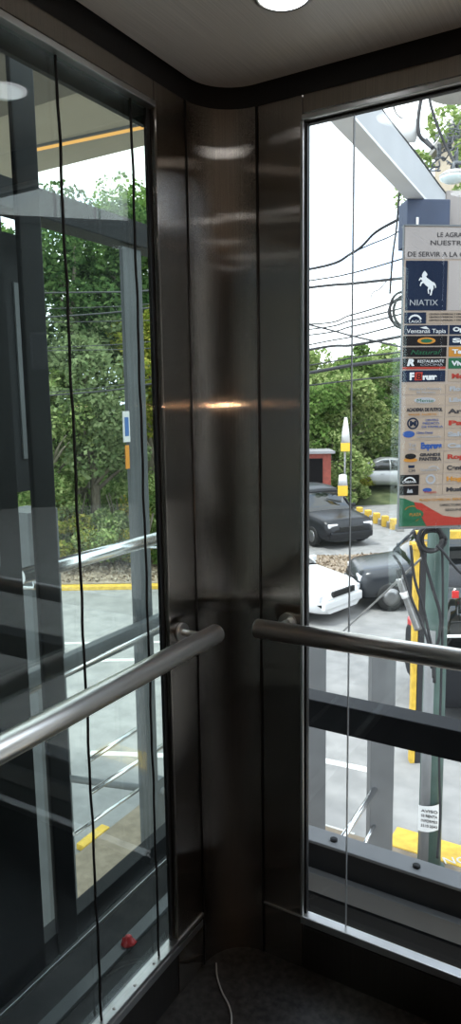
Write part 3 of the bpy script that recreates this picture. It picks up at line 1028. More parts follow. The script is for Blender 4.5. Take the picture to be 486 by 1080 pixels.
# green pole
base = on(452, 915, 2, ZS + 0.06)
root = thing('utility_pole', 'green utility pole with a white notice standing behind the sign board', 'pole', base)
MB().tube([base, base + Vector((0, 0, 1.2)), base + Vector((0, 0, 5.9))], 0.1, 24, radii=[0.108, 0.105, 0.085]).build('pole_shaft', M_pole, root)
MB().lathe([(0.15, 0.0), (0.15, 0.02), (0.112, 0.03)], base, 24).build('base_plate', M_pole, root)
# grey half shell conduit on the pole's left face
lf = (-RH * 0.75 - FH * 0.66).normalized()
MB().tube([base + lf * 0.075 + Vector((0, 0, z)) for z in (0.0, 1.0, 2.4)], 0.055, 14).build('conduit', M_post, root)
# notice wrapped round the pole
zc = on(450, 861, 1, base.y - 0.1).z
toc = (CAM - base)
toc.z = 0
toc.normalize()
a0 = math.atan2(toc.y, toc.x)
g = MB()
rr = 0.134
g.loft([[base + Vector((rr * math.cos(a0 + t), rr * math.sin(a0 + t), zc - base.z + 0.035 * t + dz)) for t in np.linspace(-0.95, 0.8, 12)] for dz in (-0.13, 0.13)], cap=False, closed=False)
nt_ = g.build('notice', M_paper, root)
side = Vector((0, 0, 1)).cross(toc)
for i, s_ in enumerate(('AVISO', 'SE RENTA', 'INFORMES', '5510 2243')):
    text(s_, nt_, base + toc * (rr + 0.004) - side * 0.085 + Vector((0, 0, zc - base.z + 0.065 - 0.05 * i)), side, SZ, toc, 0.026, M_ink, 'lettering', 0.15)

# sagging cables, splice and coil round the pole, under the sign
CG = 'cables hanging round the green pole'


def cable(pts, r, label, material=None, group=None, name='cable', cat='cable', n=6):
    return tag(MB().tube(smooth_path(pts, 10), r, n).build(name, material or M_cable), label, cat, group, 'thing')


dp = 6.15
cable([at(x, y, dp) for x, y in ((436, 560), (447, 590), (456, 620), (464, 648), (463, 672), (458, 690), (458, 720))], 0.016, 'black cable looping down the left face of the green pole under the sign')
cable([at(x, y, dp - 0.1) for x, y in ((433, 575), (437, 610), (446, 640), (452, 668), (456, 690), (457, 715))], 0.014, 'black cable bowing out left between the splice and the green pole')
cable([at(x, y, dp - 0.2) for x, y in ((415, 585), (424, 600), (434, 632), (444, 655), (452, 680), (455, 705))], 0.012, 'slim black cable sagging from the yellow tag to the pole')
cable([at(x, y, dp - 0.15) for x, y in ((460, 575), (468, 583), (478, 596), (488, 606), (500, 612))], 0.012, 'black cable leaving the pole to the right over the dark van')
cable([at(x, y, dp) for x, y in ((466, 560), (467, 640), (465, 720), (463, 800), (464, 860), (461, 905))], 0.012, 'black cable running straight down the right face of the green pole')
root = thing('cable_splice', 'silver taped cable splice hanging left of the green pole', 'splice', at(430, 640, dp - 0.1))
MB().tube(smooth_path([at(x, y, dp - 0.15) for x, y in ((421, 610), (427, 626), (434, 645), (441, 664))], 8), 0.034, 12).build('sleeve', M_silver, root)
MB().tube(smooth_path([at(x, y, dp - 0.15) for x, y in ((420, 600), (421, 610))], 4), 0.02, 10).build('end_boot', M_cable, root)
MB().tube(smooth_path([at(x, y, dp - 0.15) for x, y in ((426, 624), (428.5, 630))], 4), 0.040, 12).build('tape_band', M_paper, root)
root = thing('cable_coil', 'dark coil of spare cable tied behind the sign board foot', 'cable coil', at(455, 568, dp))
for j, (rx, ry) in enumerate(((13, 14), (10, 12), (14, 10))):
    c0 = (454 + j, 568 + j)
    MB().tube([at(c0[0] + rx * math.cos(t), c0[1] + ry * math.sin(t), dp - 0.05 + 0.03 * j) for t in np.linspace(0, 2 * math.pi, 26)], 0.016, 6).build('loop', M_cable, root)
cable([at(x, y, d) for x, y, d in ((445, 588, 6.2), (392, 638, 7.4), (335, 690, 9.3))], 0.012, 'pale guy wire slanting down left from the green pole', M_silver, None, 'guy_wire', 'wire')

# ------------------------------------------------------------------ overhead cables
OC = [
    ('thick', [(41, 309), (164, 306), (320, 285), (371, 267), (396, 245), (424, 229), (450, 212)], 'thick black overhead cable rising highest across the white sky'),
    ('thin', [(41, 326), (164, 320), (320, 297), (371, 288), (427, 272), (450, 264)], 'thin overhead cable second from the top across the white sky'),
    ('thick', [(41, 335), (164, 324), (320, 304), (372, 299), (419, 294), (450, 292)], 'heavy overhead cable third from the top across the white sky'),
    ('thin', [(41, 340), (164, 338), (320, 342), (371, 332), (420, 317), (450, 308)], 'thin overhead cable fourth from the top, above the dense bunch'),
    ('thin', [(41, 367), (164, 360), (320, 348), (371, 338), (424, 325), (450, 318)], 'thin overhead cable fifth from the top, in the dense bunch'),
    ('thin', [(41, 370), (164, 367), (320, 354), (372, 344), (424, 331), (450, 324)], 'thin overhead cable sixth from the top, in the dense bunch'),
    ('thin', [(41, 415), (164, 399), (320, 365), (372, 355), (427, 341), (450, 335)], 'thin overhead cable seventh from the top, over the treetops'),
    ('thick', [(41, 418), (164, 404), (320, 370), (372, 364), (427, 354), (450, 349)], 'heavy overhead cable eighth from the top, over the treetops'),
]


def cable_depth(px):
    xs = [-300, 41, 164, 320, 425, 460]
    ds = [24, 14.5, 11.6, 8.6, 6.9, 6.45]
    return float(np.interp(px, xs, ds))


for kind, P, lab in OC:
    (x0, y0), (x1, y1) = P[0], P[1]
    P = [(-260, y0 - (y1 - y0) / (x1 - x0) * 301 * 0.6)] + P
    cable([at(x, y, cable_depth(x)) for x, y in P], 0.015 if kind == 'thick' else 0.008, lab, None, 'overhead cables along the street', 'power_cable')
for P, r_, lab in (([(180, 402), (250, 395), (321, 386), (375, 377), (425, 371), (452, 366)], 0.008, 'thin overhead cable crossing dark against the far trees'),
                   ([(180, 414), (250, 404), (321, 394), (372, 385), (421, 379), (452, 375)], 0.02, 'thickest overhead cable bundle crossing before the far trees'),
                   ([(180, 424), (250, 415), (321, 407), (372, 401), (414, 397), (452, 393)], 0.008, 'lowest overhead cable crossing before the far trees')):
    cable([at(x, y, cable_depth(x)) for x, y in P], r_, lab, None, 'overhead cables along the street', 'power_cable')
cable([at(320, 341, 8.6), at(348, 348, 8.2), at(374, 355, 7.7), at(410, 363, 7.1), at(450, 372, 6.5)], 0.010, 'overhead cable slanting down to the right across the dense bunch', None, 'overhead cables along the street', 'power_cable')
cable([at(371, 267, 7.8), at(390, 258, 7.5), at(410, 250, 7.1), at(427, 240, 6.8)], 0.007, 'short thin wire branching from the highest overhead cable', None, None, 'drop_wire', 'wire')
cable([at(421, 203, 6.4), at(418, 240, 6.5), at(414, 270, 6.5), at(411, 310, 6.6)], 0.010, 'dark drop wire hanging beside the sign board top left', None, None, 'drop_wire', 'wire')
cable([at(391, 325, 7.4), at(392, 310, 7.4), at(400, 305, 7.2), at(407, 297, 7.0)], 0.005, 'thin crooked wire hanging among the overhead cables', None, None, 'drop_wire', 'wire')
root = thing('cable_coil', 'loose dark coil of cable at the left edge of the sign board', 'cable coil', at(420, 328, 6.4))
for j, (rx, ry, ox) in enumerate(((13, 19, 0), (11, 16, 2), (15, 15, 1))):
    MB().tube([at(424 + ox + rx * math.cos(t), 327 + j + ry * math.sin(t), 6.4 + 0.04 * j) for t in np.linspace(0, 2 * math.pi, 26)], 0.013, 6).build('loop', M_cable, root)

# things on and round the pole top, upper right
root = thing('street_lamp', 'broad round grey lamp shade high at the upper right above the sign', 'lamp', at(486, 100, 7.2))
c = at(487, 92, 7.2)
MB().lathe([(0.0, -0.05), (0.30, -0.05), (0.34, -0.03), (0.34, 0.03), (0.22, 0.16), (0.08, 0.22), (0.0, 0.23)], c, 36).build('lamp_shade', M_lamp_off, root)
MB().tube([c + Vector((0, 0, 0.2)), c + Vector((0, 0, 0.5)), c + RH * -0.15 + Vector((0, 0, 0.7))], 0.025, 10).build('arm', M_shaftg, root)
root = thing('white_cylinder', 'white cylinder lying on the girder edge at the upper right', 'can', at(424, 137, 6.6))
c = at(424, 138, 6.6)  # plain white cylinder at the girder edge
e0 = RH
MB().tube([c - e0 * 0.13, c - e0 * 0.125, c + e0 * 0.125, c + e0 * 0.13], 0.1, 22, radii=[0.08, 0.1, 0.1, 0.08]).build('cylinder_body', M_paper, root)
MB().tube([c + e0 * 0.131, c + e0 * 0.15], 0.05, 14).build('cylinder_cap', M_shaftg, root)
root = thing('street_lamp', 'small pale oval lamp just above the sign board at the right edge', 'lamp', at(477, 187, 6.3))
c = at(478, 187, 6.3)
g = MB().lathe([(0.0, -0.05), (0.07, -0.042), (0.115, -0.015), (0.12, 0.005)], c, 28)
g.build('lens', M_lens, root)
MB().lathe([(0.12, 0.005), (0.125, 0.02), (0.08, 0.05), (0.0, 0.06)], c, 28).build('lamp_head', M_lamp_off, root)
MB().tube([c + Vector((0, 0, 0.05)), c + Vector((0, 0, 0.12)), c + RH * 0.3 + FH * 0.15 + Vector((0, 0, 0.16))], 0.018, 8).build('arm', M_shaftg, root)
cable([at(446, 92, 6.5), at(443, 110, 6.5), at(441, 125, 6.5), at(442, 142, 6.5), at(449, 150, 6.5), at(456, 156, 6.4)], 0.018, 'thick dark cable hanging down beside the white cylinder')
cable([at(451, 88, 6.4), at(454, 110, 6.4), at(462, 135, 6.4), at(472, 158, 6.4), at(482, 176, 6.3), at(494, 190, 6.3)], 0.013, 'slim dark cable curving right below the broad lamp shade')
cable([at(413, 105, 6.9), at(418, 120, 6.9), at(427, 126, 6.8), at(440, 130, 6.7)], 0.008, 'thin wire reaching the white cylinder from above')
root = thing('wire_tangle', 'dark tangle of wires and clamps above the small pale lamp', 'wires', at(468, 155, 6.5))
rs = random.Random(3)
for j in range(20):
    x, y = rs.uniform(455, 486), rs.uniform(132, 176)
    P = [at(x, y, 6.5)]
    for _ in range(4):
        x += rs.uniform(-9, 11)
        y += rs.uniform(-8, 9)
        P.append(at(min(x, 500), min(max(y, 118), 180), 6.5 + rs.uniform(-0.1, 0.2)))
    MB().tube(smooth_path(P, 6), rs.choice((0.004, 0.006, 0.008)), 6).build('wire', M_wire, root)
for (x, y) in ((463, 158), (474, 150), (481, 165)):
    MB().obox(at(x, y, 6.55), 0.035, 0.035, 0.10, RH, FH, SZ, bev=0.008).build('clamp', M_shaftg, root)
# pale building behind them
root = thing('building', 'pale beige building far behind the upper right wires', 'building', at(470, 175, 30))
c = UV(13.0, 33.5, 0)
MB().obox(Vector((c.x, c.y, 5.0)), 5.6, 6, 16.5, RH, FH, SZ).build('wall', mat('beige_render', (0.42, 0.34, 0.25), 0.8, var=0.08, scale=2), root)
MB().obox(Vector((c.x, c.y, 13.4)), 6.2, 6.6, 0.3, RH, FH, SZ).build('roof_slab', M_kerb, root)
for zz in (8.4, 11.2):
    wn = MB().obox(Vector((c.x, c.y, zz)) - FH * 3.0 - RH * 1.2, 1.2, 0.1, 1.3, RH, FH, SZ).build('window', M_white, root)
    MB().obox(Vector((c.x, c.y, zz)) - FH * 3.06 - RH * 1.2, 1.0, 0.05, 1.1, RH, FH, SZ).build('pane', M_cglass, wn)


root = thing('building', 'dark grey building across the street beyond the right edge', 'building', (20, 24, -3))
ang = math.radians(-45)
bx, by = Vector((math.cos(ang), math.sin(ang), 0)), Vector((-math.sin(ang), math.cos(ang), 0))
cb = Vector((25, 25, 0))
MB().obox(cb + Vector((0, 0, 3.2)), 34, 8, 12.4, bx, by, SZ).build('wall', mat('dark_render', (0.035, 0.04, 0.038), 0.85, var=0.3, scale=0.4), root)
MB().obox(cb + Vector((0, 0, 9.5)), 34.6, 8.6, 0.25, bx, by, SZ).build('roof_slab', M_shaft, root)
for i_ in range(5):
    wn = MB().obox(cb - by * 4.0 + bx * (-12 + 6 * i_) + Vector((0, 0, 4.0)), 2.0, 0.12, 1.6, bx, by, SZ).build('window', M_shaftg, root)
    MB().obox(cb - by * 4.07 + bx * (-12 + 6 * i_) + Vector((0, 0, 4.0)), 1.8, 0.06, 1.4, bx, by, SZ).build('pane', M_cglass, wn)

# ------------------------------------------------------------------ vehicles
def interp(T, x):
    return float(np.interp(x, [t[0] for t in T], [t[1] for t in T]))


def make_car(label, paint, loc, heading, L=4.4, Wd=1.75, kind='sedan', cat='car'):
    """front along +x of the car's own frame"""
    root = thing('car' if kind != 'van' else 'van', label, cat, (0, 0, 0))
    hL = L / 2
    if kind == 'sedan':
        belt = [(-1.0, .80), (-.95, .92), (-.62, .95), (-.2, .93), (.28, .92), (.40, .90), (.85, .76), (.97, .66), (1.0, .55)]
        roof = [(-.66, .97), (-.42, 1.36), (-.15, 1.44), (.05, 1.42), (.20, 1.28), (.42, .91)]
    elif kind == 'suv':
        belt = [(-1.0, .85), (-.96, 1.02), (-.5, 1.05), (0, 1.03), (.34, 1.02), (.45, 1.0), (.88, .88), (.97, .78), (1.0, .6)]
        roof = [(-.95, 1.05), (-.82, 1.62), (-.4, 1.70), (.02, 1.68), (.18, 1.55), (.42, 1.01)]
    else:
        belt = [(-1.0, 1.0), (-.98, 1.15), (0, 1.15), (.6, 1.12), (.72, 1.05), (.95, .95), (1.0, .7)]
        roof = [(-.985, 1.16), (-.96, 1.95), (-.3, 2.05), (.35, 2.03), (.5, 1.9), (.72, 1.08)]
    zb = 0.24

    def hw(t):
        return Wd / 2 * interp([(-1, .86), (-.93, .95), (-.6, 1), (.5, 1), (.88, .95), (.97, .86), (1, .72)], t)
    rings = []
    for t in np.linspace(-1, 1, 34):
        z1 = interp(belt, t)
        w_ = hw(t)
        x = t * hL
        half = [(w_ * .80, zb), (w_ * .96, zb + .07), (w_, zb + .22), (w_, z1 - .22), (w_ * .975, z1 - .09), (w_ * .90, z1 - .015), (w_ * .6, z1 + .015), (0.0, z1 + .025)]
        ring = [Vector((x, y, z)) for y, z in half] + [Vector((x, -y, z)) for y, z in reversed(half[:-1])]
        rings.append(ring)
    body = MB().loft(rings).build('body', paint, root)
    # glasshouse
    rings = []
    t0, t1 = roof[0][0], roof[-1][0]
    for t in np.linspace(t0, t1, 22):
        z1 = interp(roof, t)
        z0 = interp(belt, t) - 0.02
        w0 = hw(t) * .90
        k_ = max(0.02, (z1 - z0))
        w1 = w0 - 0.26 * k_
        x = t * hL
        half = [(w0, z0), (w1 + .01, z1 - .04 * min(1, k_ * 4)), (w1 - .08, z1), (0, z1 + .012)]
        rings.append([Vector((x, y, z)) for y, z in half] + [Vector((x, -y, z)) for y, z in reversed(half[:-1])])
    MB().loft(rings).build('windows', M_cglass, root)
    # roof skin and pillars
    rt = [r_ for r_ in roof if r_[1] > roof[-1][1] + 0.28]
    ta, tb = rt[0][0], rt[-1][0]
    rings = []
    for t in np.linspace(ta, tb, 12):
        z1 = interp(roof, t)
        z0 = interp(belt, t) - .02
        w1 = hw(t) * .90 - .26 * (z1 - z0) + .012
        x = t * hL
        half = [(w1, z1 - .06), (w1 - .07, z1 + .012), (w1 * .5, z1 + .026), (0, z1 + .03)]
        rings.append([Vector((x, y, z)) for y, z in half] + [Vector((x, -y, z)) for y, z in reversed(half[:-1])])
    MB().loft(rings).build('roof', paint, root)
    for sgn in (-1, 1):
        def side_pt(t, f):
            z1 = interp(roof, t)
            z0 = interp(belt, t)
            w0 = hw(t) * .90
            return Vector((t * hL, sgn * (w0 - .26 * (z1 - z0) * f + .004), z0 + (z1 - z0) * f))
        MB().tube([side_pt(t0 + .01, .0), side_pt(ta, .97)], .035, 8).build('pillar', paint, root)
        MB().tube([side_pt(t1 - .01, .0), side_pt((tb + t1) / 2, .95), side_pt(tb, .97)], .03, 8).build('pillar', paint, root)
        for tm in ((-.12,) if kind == 'sedan' else (-.4, .05)):
            MB().tube([side_pt(tm, .0), side_pt(tm + .01, .96)], .03, 8).build('pillar', paint, root)
        MB().obox(Vector((t1 * hL * .78, sgn * (Wd / 2 + .06), interp(belt, t1) + .08)), .10, .18, .13, bev=.03).build('side_mirror', paint, root)
        for tx in (.62, -.62):
            wx = Vector((tx * hL, sgn * (Wd / 2 - .10), .32))
            wh = MB().lathe([(.20, -.10), (.30, -.10), (.32, -.07), (.32, .07), (.30, .10), (.20, .10)], wx, 26, 'y').build('wheel', M_tyre, root)
            MB().lathe([(.0, -.112), (.06, -.114), (.19, -.104), (.20, .104), (.06, .114), (.0, .112)], wx, 22, 'y').build('hub', M_hub, wh)
        MB().obox(Vector((hL * .945, sgn * Wd * .33, interp(belt, .945) - .10)), .10, .34, .13, bev=.03).build('headlight', M_clear, root)
        MB().obox(Vector((-hL * .975, sgn * Wd * .36, interp(belt, -.97) - .12)), .08, .28, .18, bev=.03).build('taillight', M_redlens, root)
        for td in ((.05, -.3)):
            MB().obox(Vector((td * hL, sgn * (Wd / 2 + .008), interp(belt, td) - .16)), .17, .03, .03, bev=.008).build('door_handle', M_hub, root)
    MB().obox(Vector((hL * .985, 0, .42)), .12, Wd * .80, .20, bev=.05).build('front_bumper', paint, root)
    MB().obox(Vector((hL * .995, 0, .62)), .06, Wd * .45, .12, bev=.01).build('grille', M_tyre, root)
    MB().obox(Vector((-hL * .985, 0, .45)), .12, Wd * .84, .24, bev=.05).build('rear_bumper', paint, root)
    MB().obox(Vector((-hL * 1.005, 0, .70)), .03, .42, .13).build('number_plate', M_paper, root)
    root.location = loc
    root.rotation_euler = (0, 0, heading)
    return root


P_white = mat('white_car_paint', (0.78, 0.78, 0.78), 0.25, spec=0.6)
P_dark = mat('dark_grey_car_paint', (0.025, 0.028, 0.033), 0.25, spec=0.6)
P_black = mat('black_car_paint', (0.014, 0.015, 0.018), 0.35, spec=0.4)
P_van = mat('matt_black_van_paint', (0.014, 0.015, 0.018), 0.6, spec=0.25)
P_silver = mat('silver_car_paint', (0.35, 0.36, 0.37), 0.3, 0.4)
HU = math.atan2(RH.y, RH.x)


def ground(px, py, z=ZS):
    return on(px, py, 2, z)


q = ground(352, 654)
hd_ = HU - 0.75
fd_ = Vector((math.cos(hd_), math.sin(hd_), 0))
make_car('white sedan stopped on the street beside the corner column', P_white, q - fd_ * 2.2 + RH * 0.2, hd_)
q = ground(408, 646)
make_car('dark hatchback with a pale reflecting roof behind the grey band', P_dark, q + RH * 1.35 + FH * 0.95, HU + math.pi, 4.0, 1.78, 'suv')
q = ground(366, 578, -2.9)
make_car('dark car with green tinted windscreen facing the viewer above the leaf litter', P_black, q + FH * 2.0 + RH * -0.75, HU - math.pi / 2 + 0.42, 4.4, 1.9, 'suv')
q = UV(7.2, 33.2, -2.5)
make_car('small silver car parked far back beside the sign board', P_silver, q, HU + math.pi - 0.1)
q = ground(448, 772)
vloc = q + RH * 2.6 + FH * 0.95
van = make_car('black van partly hidden behind the green pole at the right edge', P_van, vloc, HU, 4.9, 1.9, 'van', 'van')
bpy.context.view_layer.update()


def van_side(px, py):
    d = at(px, py, 1.0) - CAM
    n_ = -FH
    o_ = vloc - FH * 0.96
    return CAM + d * ((o_ - CAM).dot(n_) / d.dot(n_))


MB().obox(van_side(480, 627), 0.09, 0.03, 0.10, RH, FH, SZ, bev=0.01).build('side_light', M_redlens, van)
MB().obox(van_side(480, 671), 0.24, 0.05, 0.035, RH, FH, SZ, bev=0.012).build('door_handle', M_paper, van)

# yellow and black barrier post with its arm
base = on(436, 803, 2, ZS)
root = thing('barrier_post', 'yellow and black barrier post standing left of the green pole', 'post', base)
ztop = at(437, 580, (base - CAM).dot(fwd)).z
hgt = 2.75
MB().obox(base + Vector((0, 0, hgt / 2)) - RH * 0.03, 0.06, 0.10, hgt, RH, FH, SZ, bev=0.006).build('post_yellow', M_yel, root)
MB().obox(base + Vector((0, 0, hgt / 2)) + RH * 0.055, 0.10, 0.10, hgt, RH, FH, SZ, bev=0.006).build('post_black', M_cable, root)
MB().obox(base + Vector((0, 0, hgt + 0.04)) + RH * 0.02, 0.24, 0.16, 0.08, RH, FH, SZ, bev=0.01).build('post_cap', M_yel, root)
MB().obox(base + Vector((0, 0, hgt + 0.17)) + RH * 0.95, 2.0, 0.10, 0.10, RH, FH, SZ, bev=0.01).build('arm', M_yel, root)

# yellow and grey kerb blocks by the far road
for i in range(5):
    q = on(379 + 9 * i, 541 + 3.2 * i, 2, -2.75)
    t_ = MB().obox(Vector((q.x, q.y, -2.72)), 0.24, 0.25, 0.4, RH, FH, SZ, bev=0.03).build('barrier_block', M_yel)
    tag(t_, 'yellow painted concrete block in the row by the far road', 'block', 'yellow blocks by the far road', 'thing')
    q2 = q + FH * -0.35 + RH * 0.12
    t_ = MB().obox(Vector((q2.x, q2.y, -2.8)), 0.26, 0.25, 0.24, RH, FH, SZ, bev=0.03).build('barrier_block', M_kerb)
    tag(t_, 'bare grey concrete block in front of the yellow ones by the far road', 'block', 'grey blocks by the far road', 'thing')


# slim sign posts with yellow boxes
def yellow_sign(px, py_top, py_box0, py_box1, d, label):
    top = at(px, py_top, d)
    b0, b1 = at(px, py_box0, d), at(px, py_box1, d)
    root = thing('road_sign', label, 'sign', (top.x, top.y, terrain_z(2, 25)))
    MB().tube([Vector((top.x, top.y, -2.95)), Vector((top.x, top.y, top.z))], 0.035, 8).build('post', M_silver, root)
    MB().obox(Vector((b0.x, b0.y, (b0.z + b1.z) / 2)) - FH * 0.06, 0.32, 0.06, abs(b0.z - b1.z), RH, FH, SZ, bev=0.01).build('sign_box', mat('sign_yellow', (0.8, 0.5, 0.04), 0.5), root)
    g = MB()
    g.loft([[Vector((b0.x, b0.y, b0.z)) - FH * 0.06 + RH * (w_ * a) + FH * (0.03 * b) + Vector((0, 0, h_)) for a, b in ((-1, -1), (1, -1), (1, 1), (-1, 1))] for w_, h_ in ((0.15, 0.0), (0.12, 0.35), (0.04, (top.z - b0.z)))])
    g.build('white_cone', M_paper, root)
    return root


yellow_sign(364, 440, 467, 476, 24, 'upper small yellow sign with a white cone on a thin post')
yellow_sign(361, 500, 512, 523, 23, 'lower small yellow sign standing behind the dark car windscreen')
# red shed
root = thing('shed', 'small red shed far back at the left edge of the back window', 'shed', UV(3.6, 30, -2.9))
c = at(330, 487, 30)
MB().obox(Vector((c.x, c.y, (c.z - 2.9) / 2 + 0.2)), 1.3, 1.6, c.z + 2.9 + 0.4, RH, FH, SZ).build('wall', M_brick, root)
MB().obox(Vector((c.x, c.y, c.z + 0.45)), 1.6, 1.9, 0.1, RH, FH, SZ).build('roof', M_roofm, root)
MB().obox(Vector((c.x, c.y, c.z - 0.5)) - FH * 0.82, 0.6, 0.05, 1.4, RH, FH, SZ).build('door', M_blk, root)

# ------------------------------------------------------------------ vegetation


def blob_points(n, c, r, nb, shell=0.55):
    """leaf centres scattered on clumps that fill an ellipsoid crown"""
    c = np.array(c)
    r = np.array(r)
    d = rng.normal(size=(nb, 3))
    d /= np.linalg.norm(d, axis=1)[:, None]
    bc = c + d * r * (rng.uniform(0.25, 0.85, nb) ** 0.6)[:, None]
    br = rng.uniform(0.22, 0.42, nb)[:, None] * r.mean()
    i = rng.integers(0, nb, n)
    e = rng.normal(size=(n, 3))
    e /= np.linalg.norm(e, axis=1)[:, None]
    return bc[i] + e * br[i] * (rng.uniform(shell, 1.0, n) ** 0.5)[:, None] * np.array([1, 1, 0.8])


def tree(label, u, v, h, rad, leaves, mat_, lean=0.0, size=0.16, low=0.25, nb=26, group=None, bark=None):
    z0 = terrain_z(u, v) - 0.05
    b0 = UV(u, v, z0)
    root = thing('tree', label, 'tree', b0, group)
    g = MB()
    tops = []
    top = b0 + Vector((0, 0, h * 0.8)) + RH * lean
    g.tube(smooth_path([b0, b0.lerp(top, .35) + RH * .1, b0.lerp(top, .7) - RH * .08, top], 5), .1, 8, radii=list(np.linspace(0.022 * h + 0.03, 0.02, 16)))
    for j in range(7):
        f = rs.uniform(.3, .8)
        s_ = b0.lerp(top, f)
        a = rs.uniform(0, 6.28)
        e_ = s_ + Vector((math.cos(a) * rad * .75, math.sin(a) * rad * .75, h * .16))
        g.tube(smooth_path([s_, s_.lerp(e_, .5) + Vector((0, 0, .1)), e_], 4), .05, 6, radii=list(np.linspace(.009 * h + .01, .01, 9)))
    g.build('trunk', bark or M_bark, root)
    cz = z0 + h * (low + 1) / 2
    pts = blob_points(leaves, (b0.x + lean * RH.x, b0.y + lean * RH.y, cz), (rad, rad, h * (1 - low) / 2), nb)
    quads_mesh('foliage', pts, size, mat_, root, flat=0.25)
    return root


TREES_L = 'trees on the bank seen through the left glass'
tree('tall dark tree topping the left glass view, its crown against the sky', -4.6, 21.5, 10.6, 2.3, 15000, L_dark, 0.2, 0.17, 0.36, 34, TREES_L)
tree('broad mid green tree filling the middle of the left glass view', -3.9, 19.8, 6.9, 2.1, 14000, L_pale2, 0.0, 0.15, 0.26, 30, TREES_L)
tree('dark tree behind the left glass joint nearest the corner', -2.6, 23.0, 9.6, 1.9, 12000, L_dark, -0.2, 0.17, 0.3, 28, TREES_L)
tree('pale green tree with a light trunk between the two steel columns', -5.2, 19.3, 5.6, 1.5, 8000, L_pale, 0.5, 0.14, 0.35, 22, TREES_L, mat('pale_bark', (0.3, 0.26, 0.2), 0.9, var=0.2, scale=12))
tree('yellow green tree in the narrow strip by the corner jamb', -2.0, 20.2, 7.4, 1.2, 8000, L_yel, 0.0, 0.13, 0.36, 22, TREES_L)
tree('dark tree at the far left behind the shaft wall', -8.0, 21.5, 9.5, 2.5, 11000, L_mid, 0.0, 0.18, 0.2, 28, TREES_L)
tree('dark tree deep on the bank behind the grey column', -3.2, 27.0, 10.2, 2.6, 10000, L_mid, 0.0, 0.2, 0.2, 28, TREES_L)
TREES_R = 'trees beyond the far road seen through the back window'  # pale leaf colours here carry the haze over far crowns
for (lab, u, v, h, rad, nl, m_, sz) in (
        ('dark green tree beside the corner jamb behind the back window', 3.6, 33, 5.4, 1.9, 9000, L_mid, 0.22),
        ('mid green tree behind the upper yellow sign', 5.6, 35, 5.6, 2.0, 9000, L_pale, 0.22),
        ('tallest dark tree left of the sign board', 6.6, 37, 7.0, 1.1, 9000, L_mid, 0.23),
        ('tree touching the left edge of the sign board', 9.6, 38, 6.0, 2.4, 9000, L_mid, 0.23),
        ('pale green low tree behind the silver car', 6.4, 36.0, 3.6, 2.0, 8000, L_pale, 0.18),
        ('yellow green low tree behind the dark car', 4.6, 31.5, 3.4, 1.7, 7000, L_pale, 0.17),
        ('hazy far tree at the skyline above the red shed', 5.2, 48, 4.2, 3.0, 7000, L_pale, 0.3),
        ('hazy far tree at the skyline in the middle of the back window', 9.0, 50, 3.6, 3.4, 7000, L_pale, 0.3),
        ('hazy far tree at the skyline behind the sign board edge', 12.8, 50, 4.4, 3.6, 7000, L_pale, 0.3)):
    tree(lab, u, v, h, rad, nl, m_, 0.0, sz, 0.12, 26, TREES_R)
tree('green tree above the sign at the upper right behind the wires', 8.0, 26.0, 14.5, 1.9, 7000, L_pale, 0.0, 0.2, 0.66, 20)

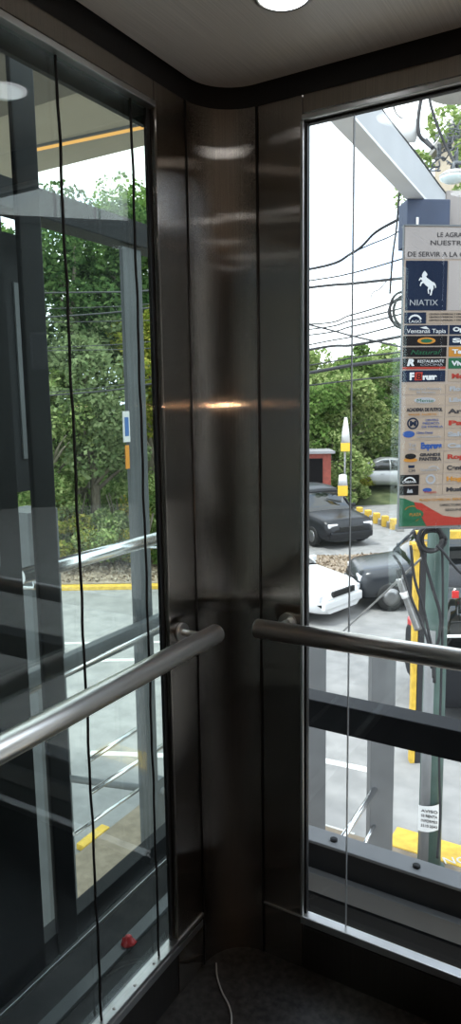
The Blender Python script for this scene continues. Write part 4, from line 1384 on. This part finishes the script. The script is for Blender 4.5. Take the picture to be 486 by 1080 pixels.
# shrubs on the bank
rs2 = random.Random(11)
SHR = [
    (-4.9, 18.9, 1.1, 1.7, L_yel, 'yellow green shrub low between the steel columns'),
    (-4.2, 18.8, 1.0, 1.4, L_yel, 'bright small shrub at the foot of the bank left of the grey column'),
    (-3.4, 18.8, 1.1, 1.5, L_pale, 'pale shrub at the foot of the bank beside the grey column'),
    (-2.45, 18.9, 0.9, 2.0, L_flo, 'yellow flowering shrub in the narrow strip by the corner jamb'),
    (-2.0, 19.1, 0.8, 0.9, L_mid, 'green shrub low in the narrow strip by the corner jamb'),
    (-5.6, 18.9, 1.1, 1.6, L_pale, 'green shrub behind the dark steel column'),
    (-4.5, 19.6, 1.3, 2.6, L_pale, 'large rounded green shrub mid bank in the left glass view'),
    (-3.0, 19.7, 1.2, 2.5, L_pale, 'rounded green shrub mid bank behind the grey column'),
    (3.6, 30.2, 1.3, 1.2, L_mid, 'green shrub beside the red shed'),
    (5.0, 30.6, 1.4, 1.3, L_pale, 'pale shrub below the upper yellow sign'),
    (5.9, 32.6, 0.9, 0.9, L_yel, 'bright yellow green shrub left of the silver car'),
]
for (u, v, r_, h, m_, lab) in SHR:
    z0 = terrain_z(u, v)
    b0 = UV(u, v, z0)
    pts = blob_points(int(2600 * r_ * h), (b0.x, b0.y, z0 + h * .5), (r_, r_, h * .55), 12, 0.3)
    pts[:, 2] = np.maximum(pts[:, 2], z0)
    root = thing('shrub', lab, 'shrub', b0)
    quads_mesh('foliage', pts, 0.11 if v < 25 else 0.16, m_, root, flat=0.3)
    g = MB()
    for j in range(4):
        a = rs2.uniform(0, 6.28)
        g.tube([b0 - Vector((0, 0, .05)), b0 + Vector((math.cos(a) * r_ * .4, math.sin(a) * r_ * .4, h * .7))], .02, 5)
    g.build('stem', M_bark, root)


def scatter(name, label, cat, n, u0, u1, v0, v1, hmax, size, material):
    u = rng.uniform(u0, u1, n)
    v = rng.uniform(v0, v1, n)
    h = hmax * rng.uniform(0, 1, n) ** 1.5
    P = np.array([UV(float(a), float(b), terrain_z(float(a), float(b)) + float(c) * (0.4 + 0.6 * (0.5 + 0.5 * noise.noise(Vector((a * .9, b * .9, 0)))))) for a, b, c in zip(u, v, h)])
    return tag(quads_mesh(name, P, size, material, None, flat=0.2), label, cat, None, 'stuff')


scatter('undergrowth', 'mixed weeds covering the bank behind the left glass', 'weeds', 34000, -9, -1.2, 19.3, 25, 1.5, 0.13, L_pale)
scatter('undergrowth', 'darker weeds high on the bank under the left trees', 'weeds', 12000, -10, -1.0, 20.5, 30, 1.6, 0.17, L_mid)
scatter('undergrowth', 'weeds and brush beyond the far road behind the back window', 'weeds', 16000, 2.5, 15, 34.4, 46, 1.8, 0.2, L_mid)
scatter('leaf_litter', 'dry fallen leaves along the verge behind the yellow kerb', 'leaves', 9000, -9, 6, 17.5, 20.4, 0.05, 0.10,
        leaf_mat('dry_leaves', [(0.16, 0.12, 0.08), (0.32, 0.25, 0.18), (0.48, 0.42, 0.34)], 0.1))
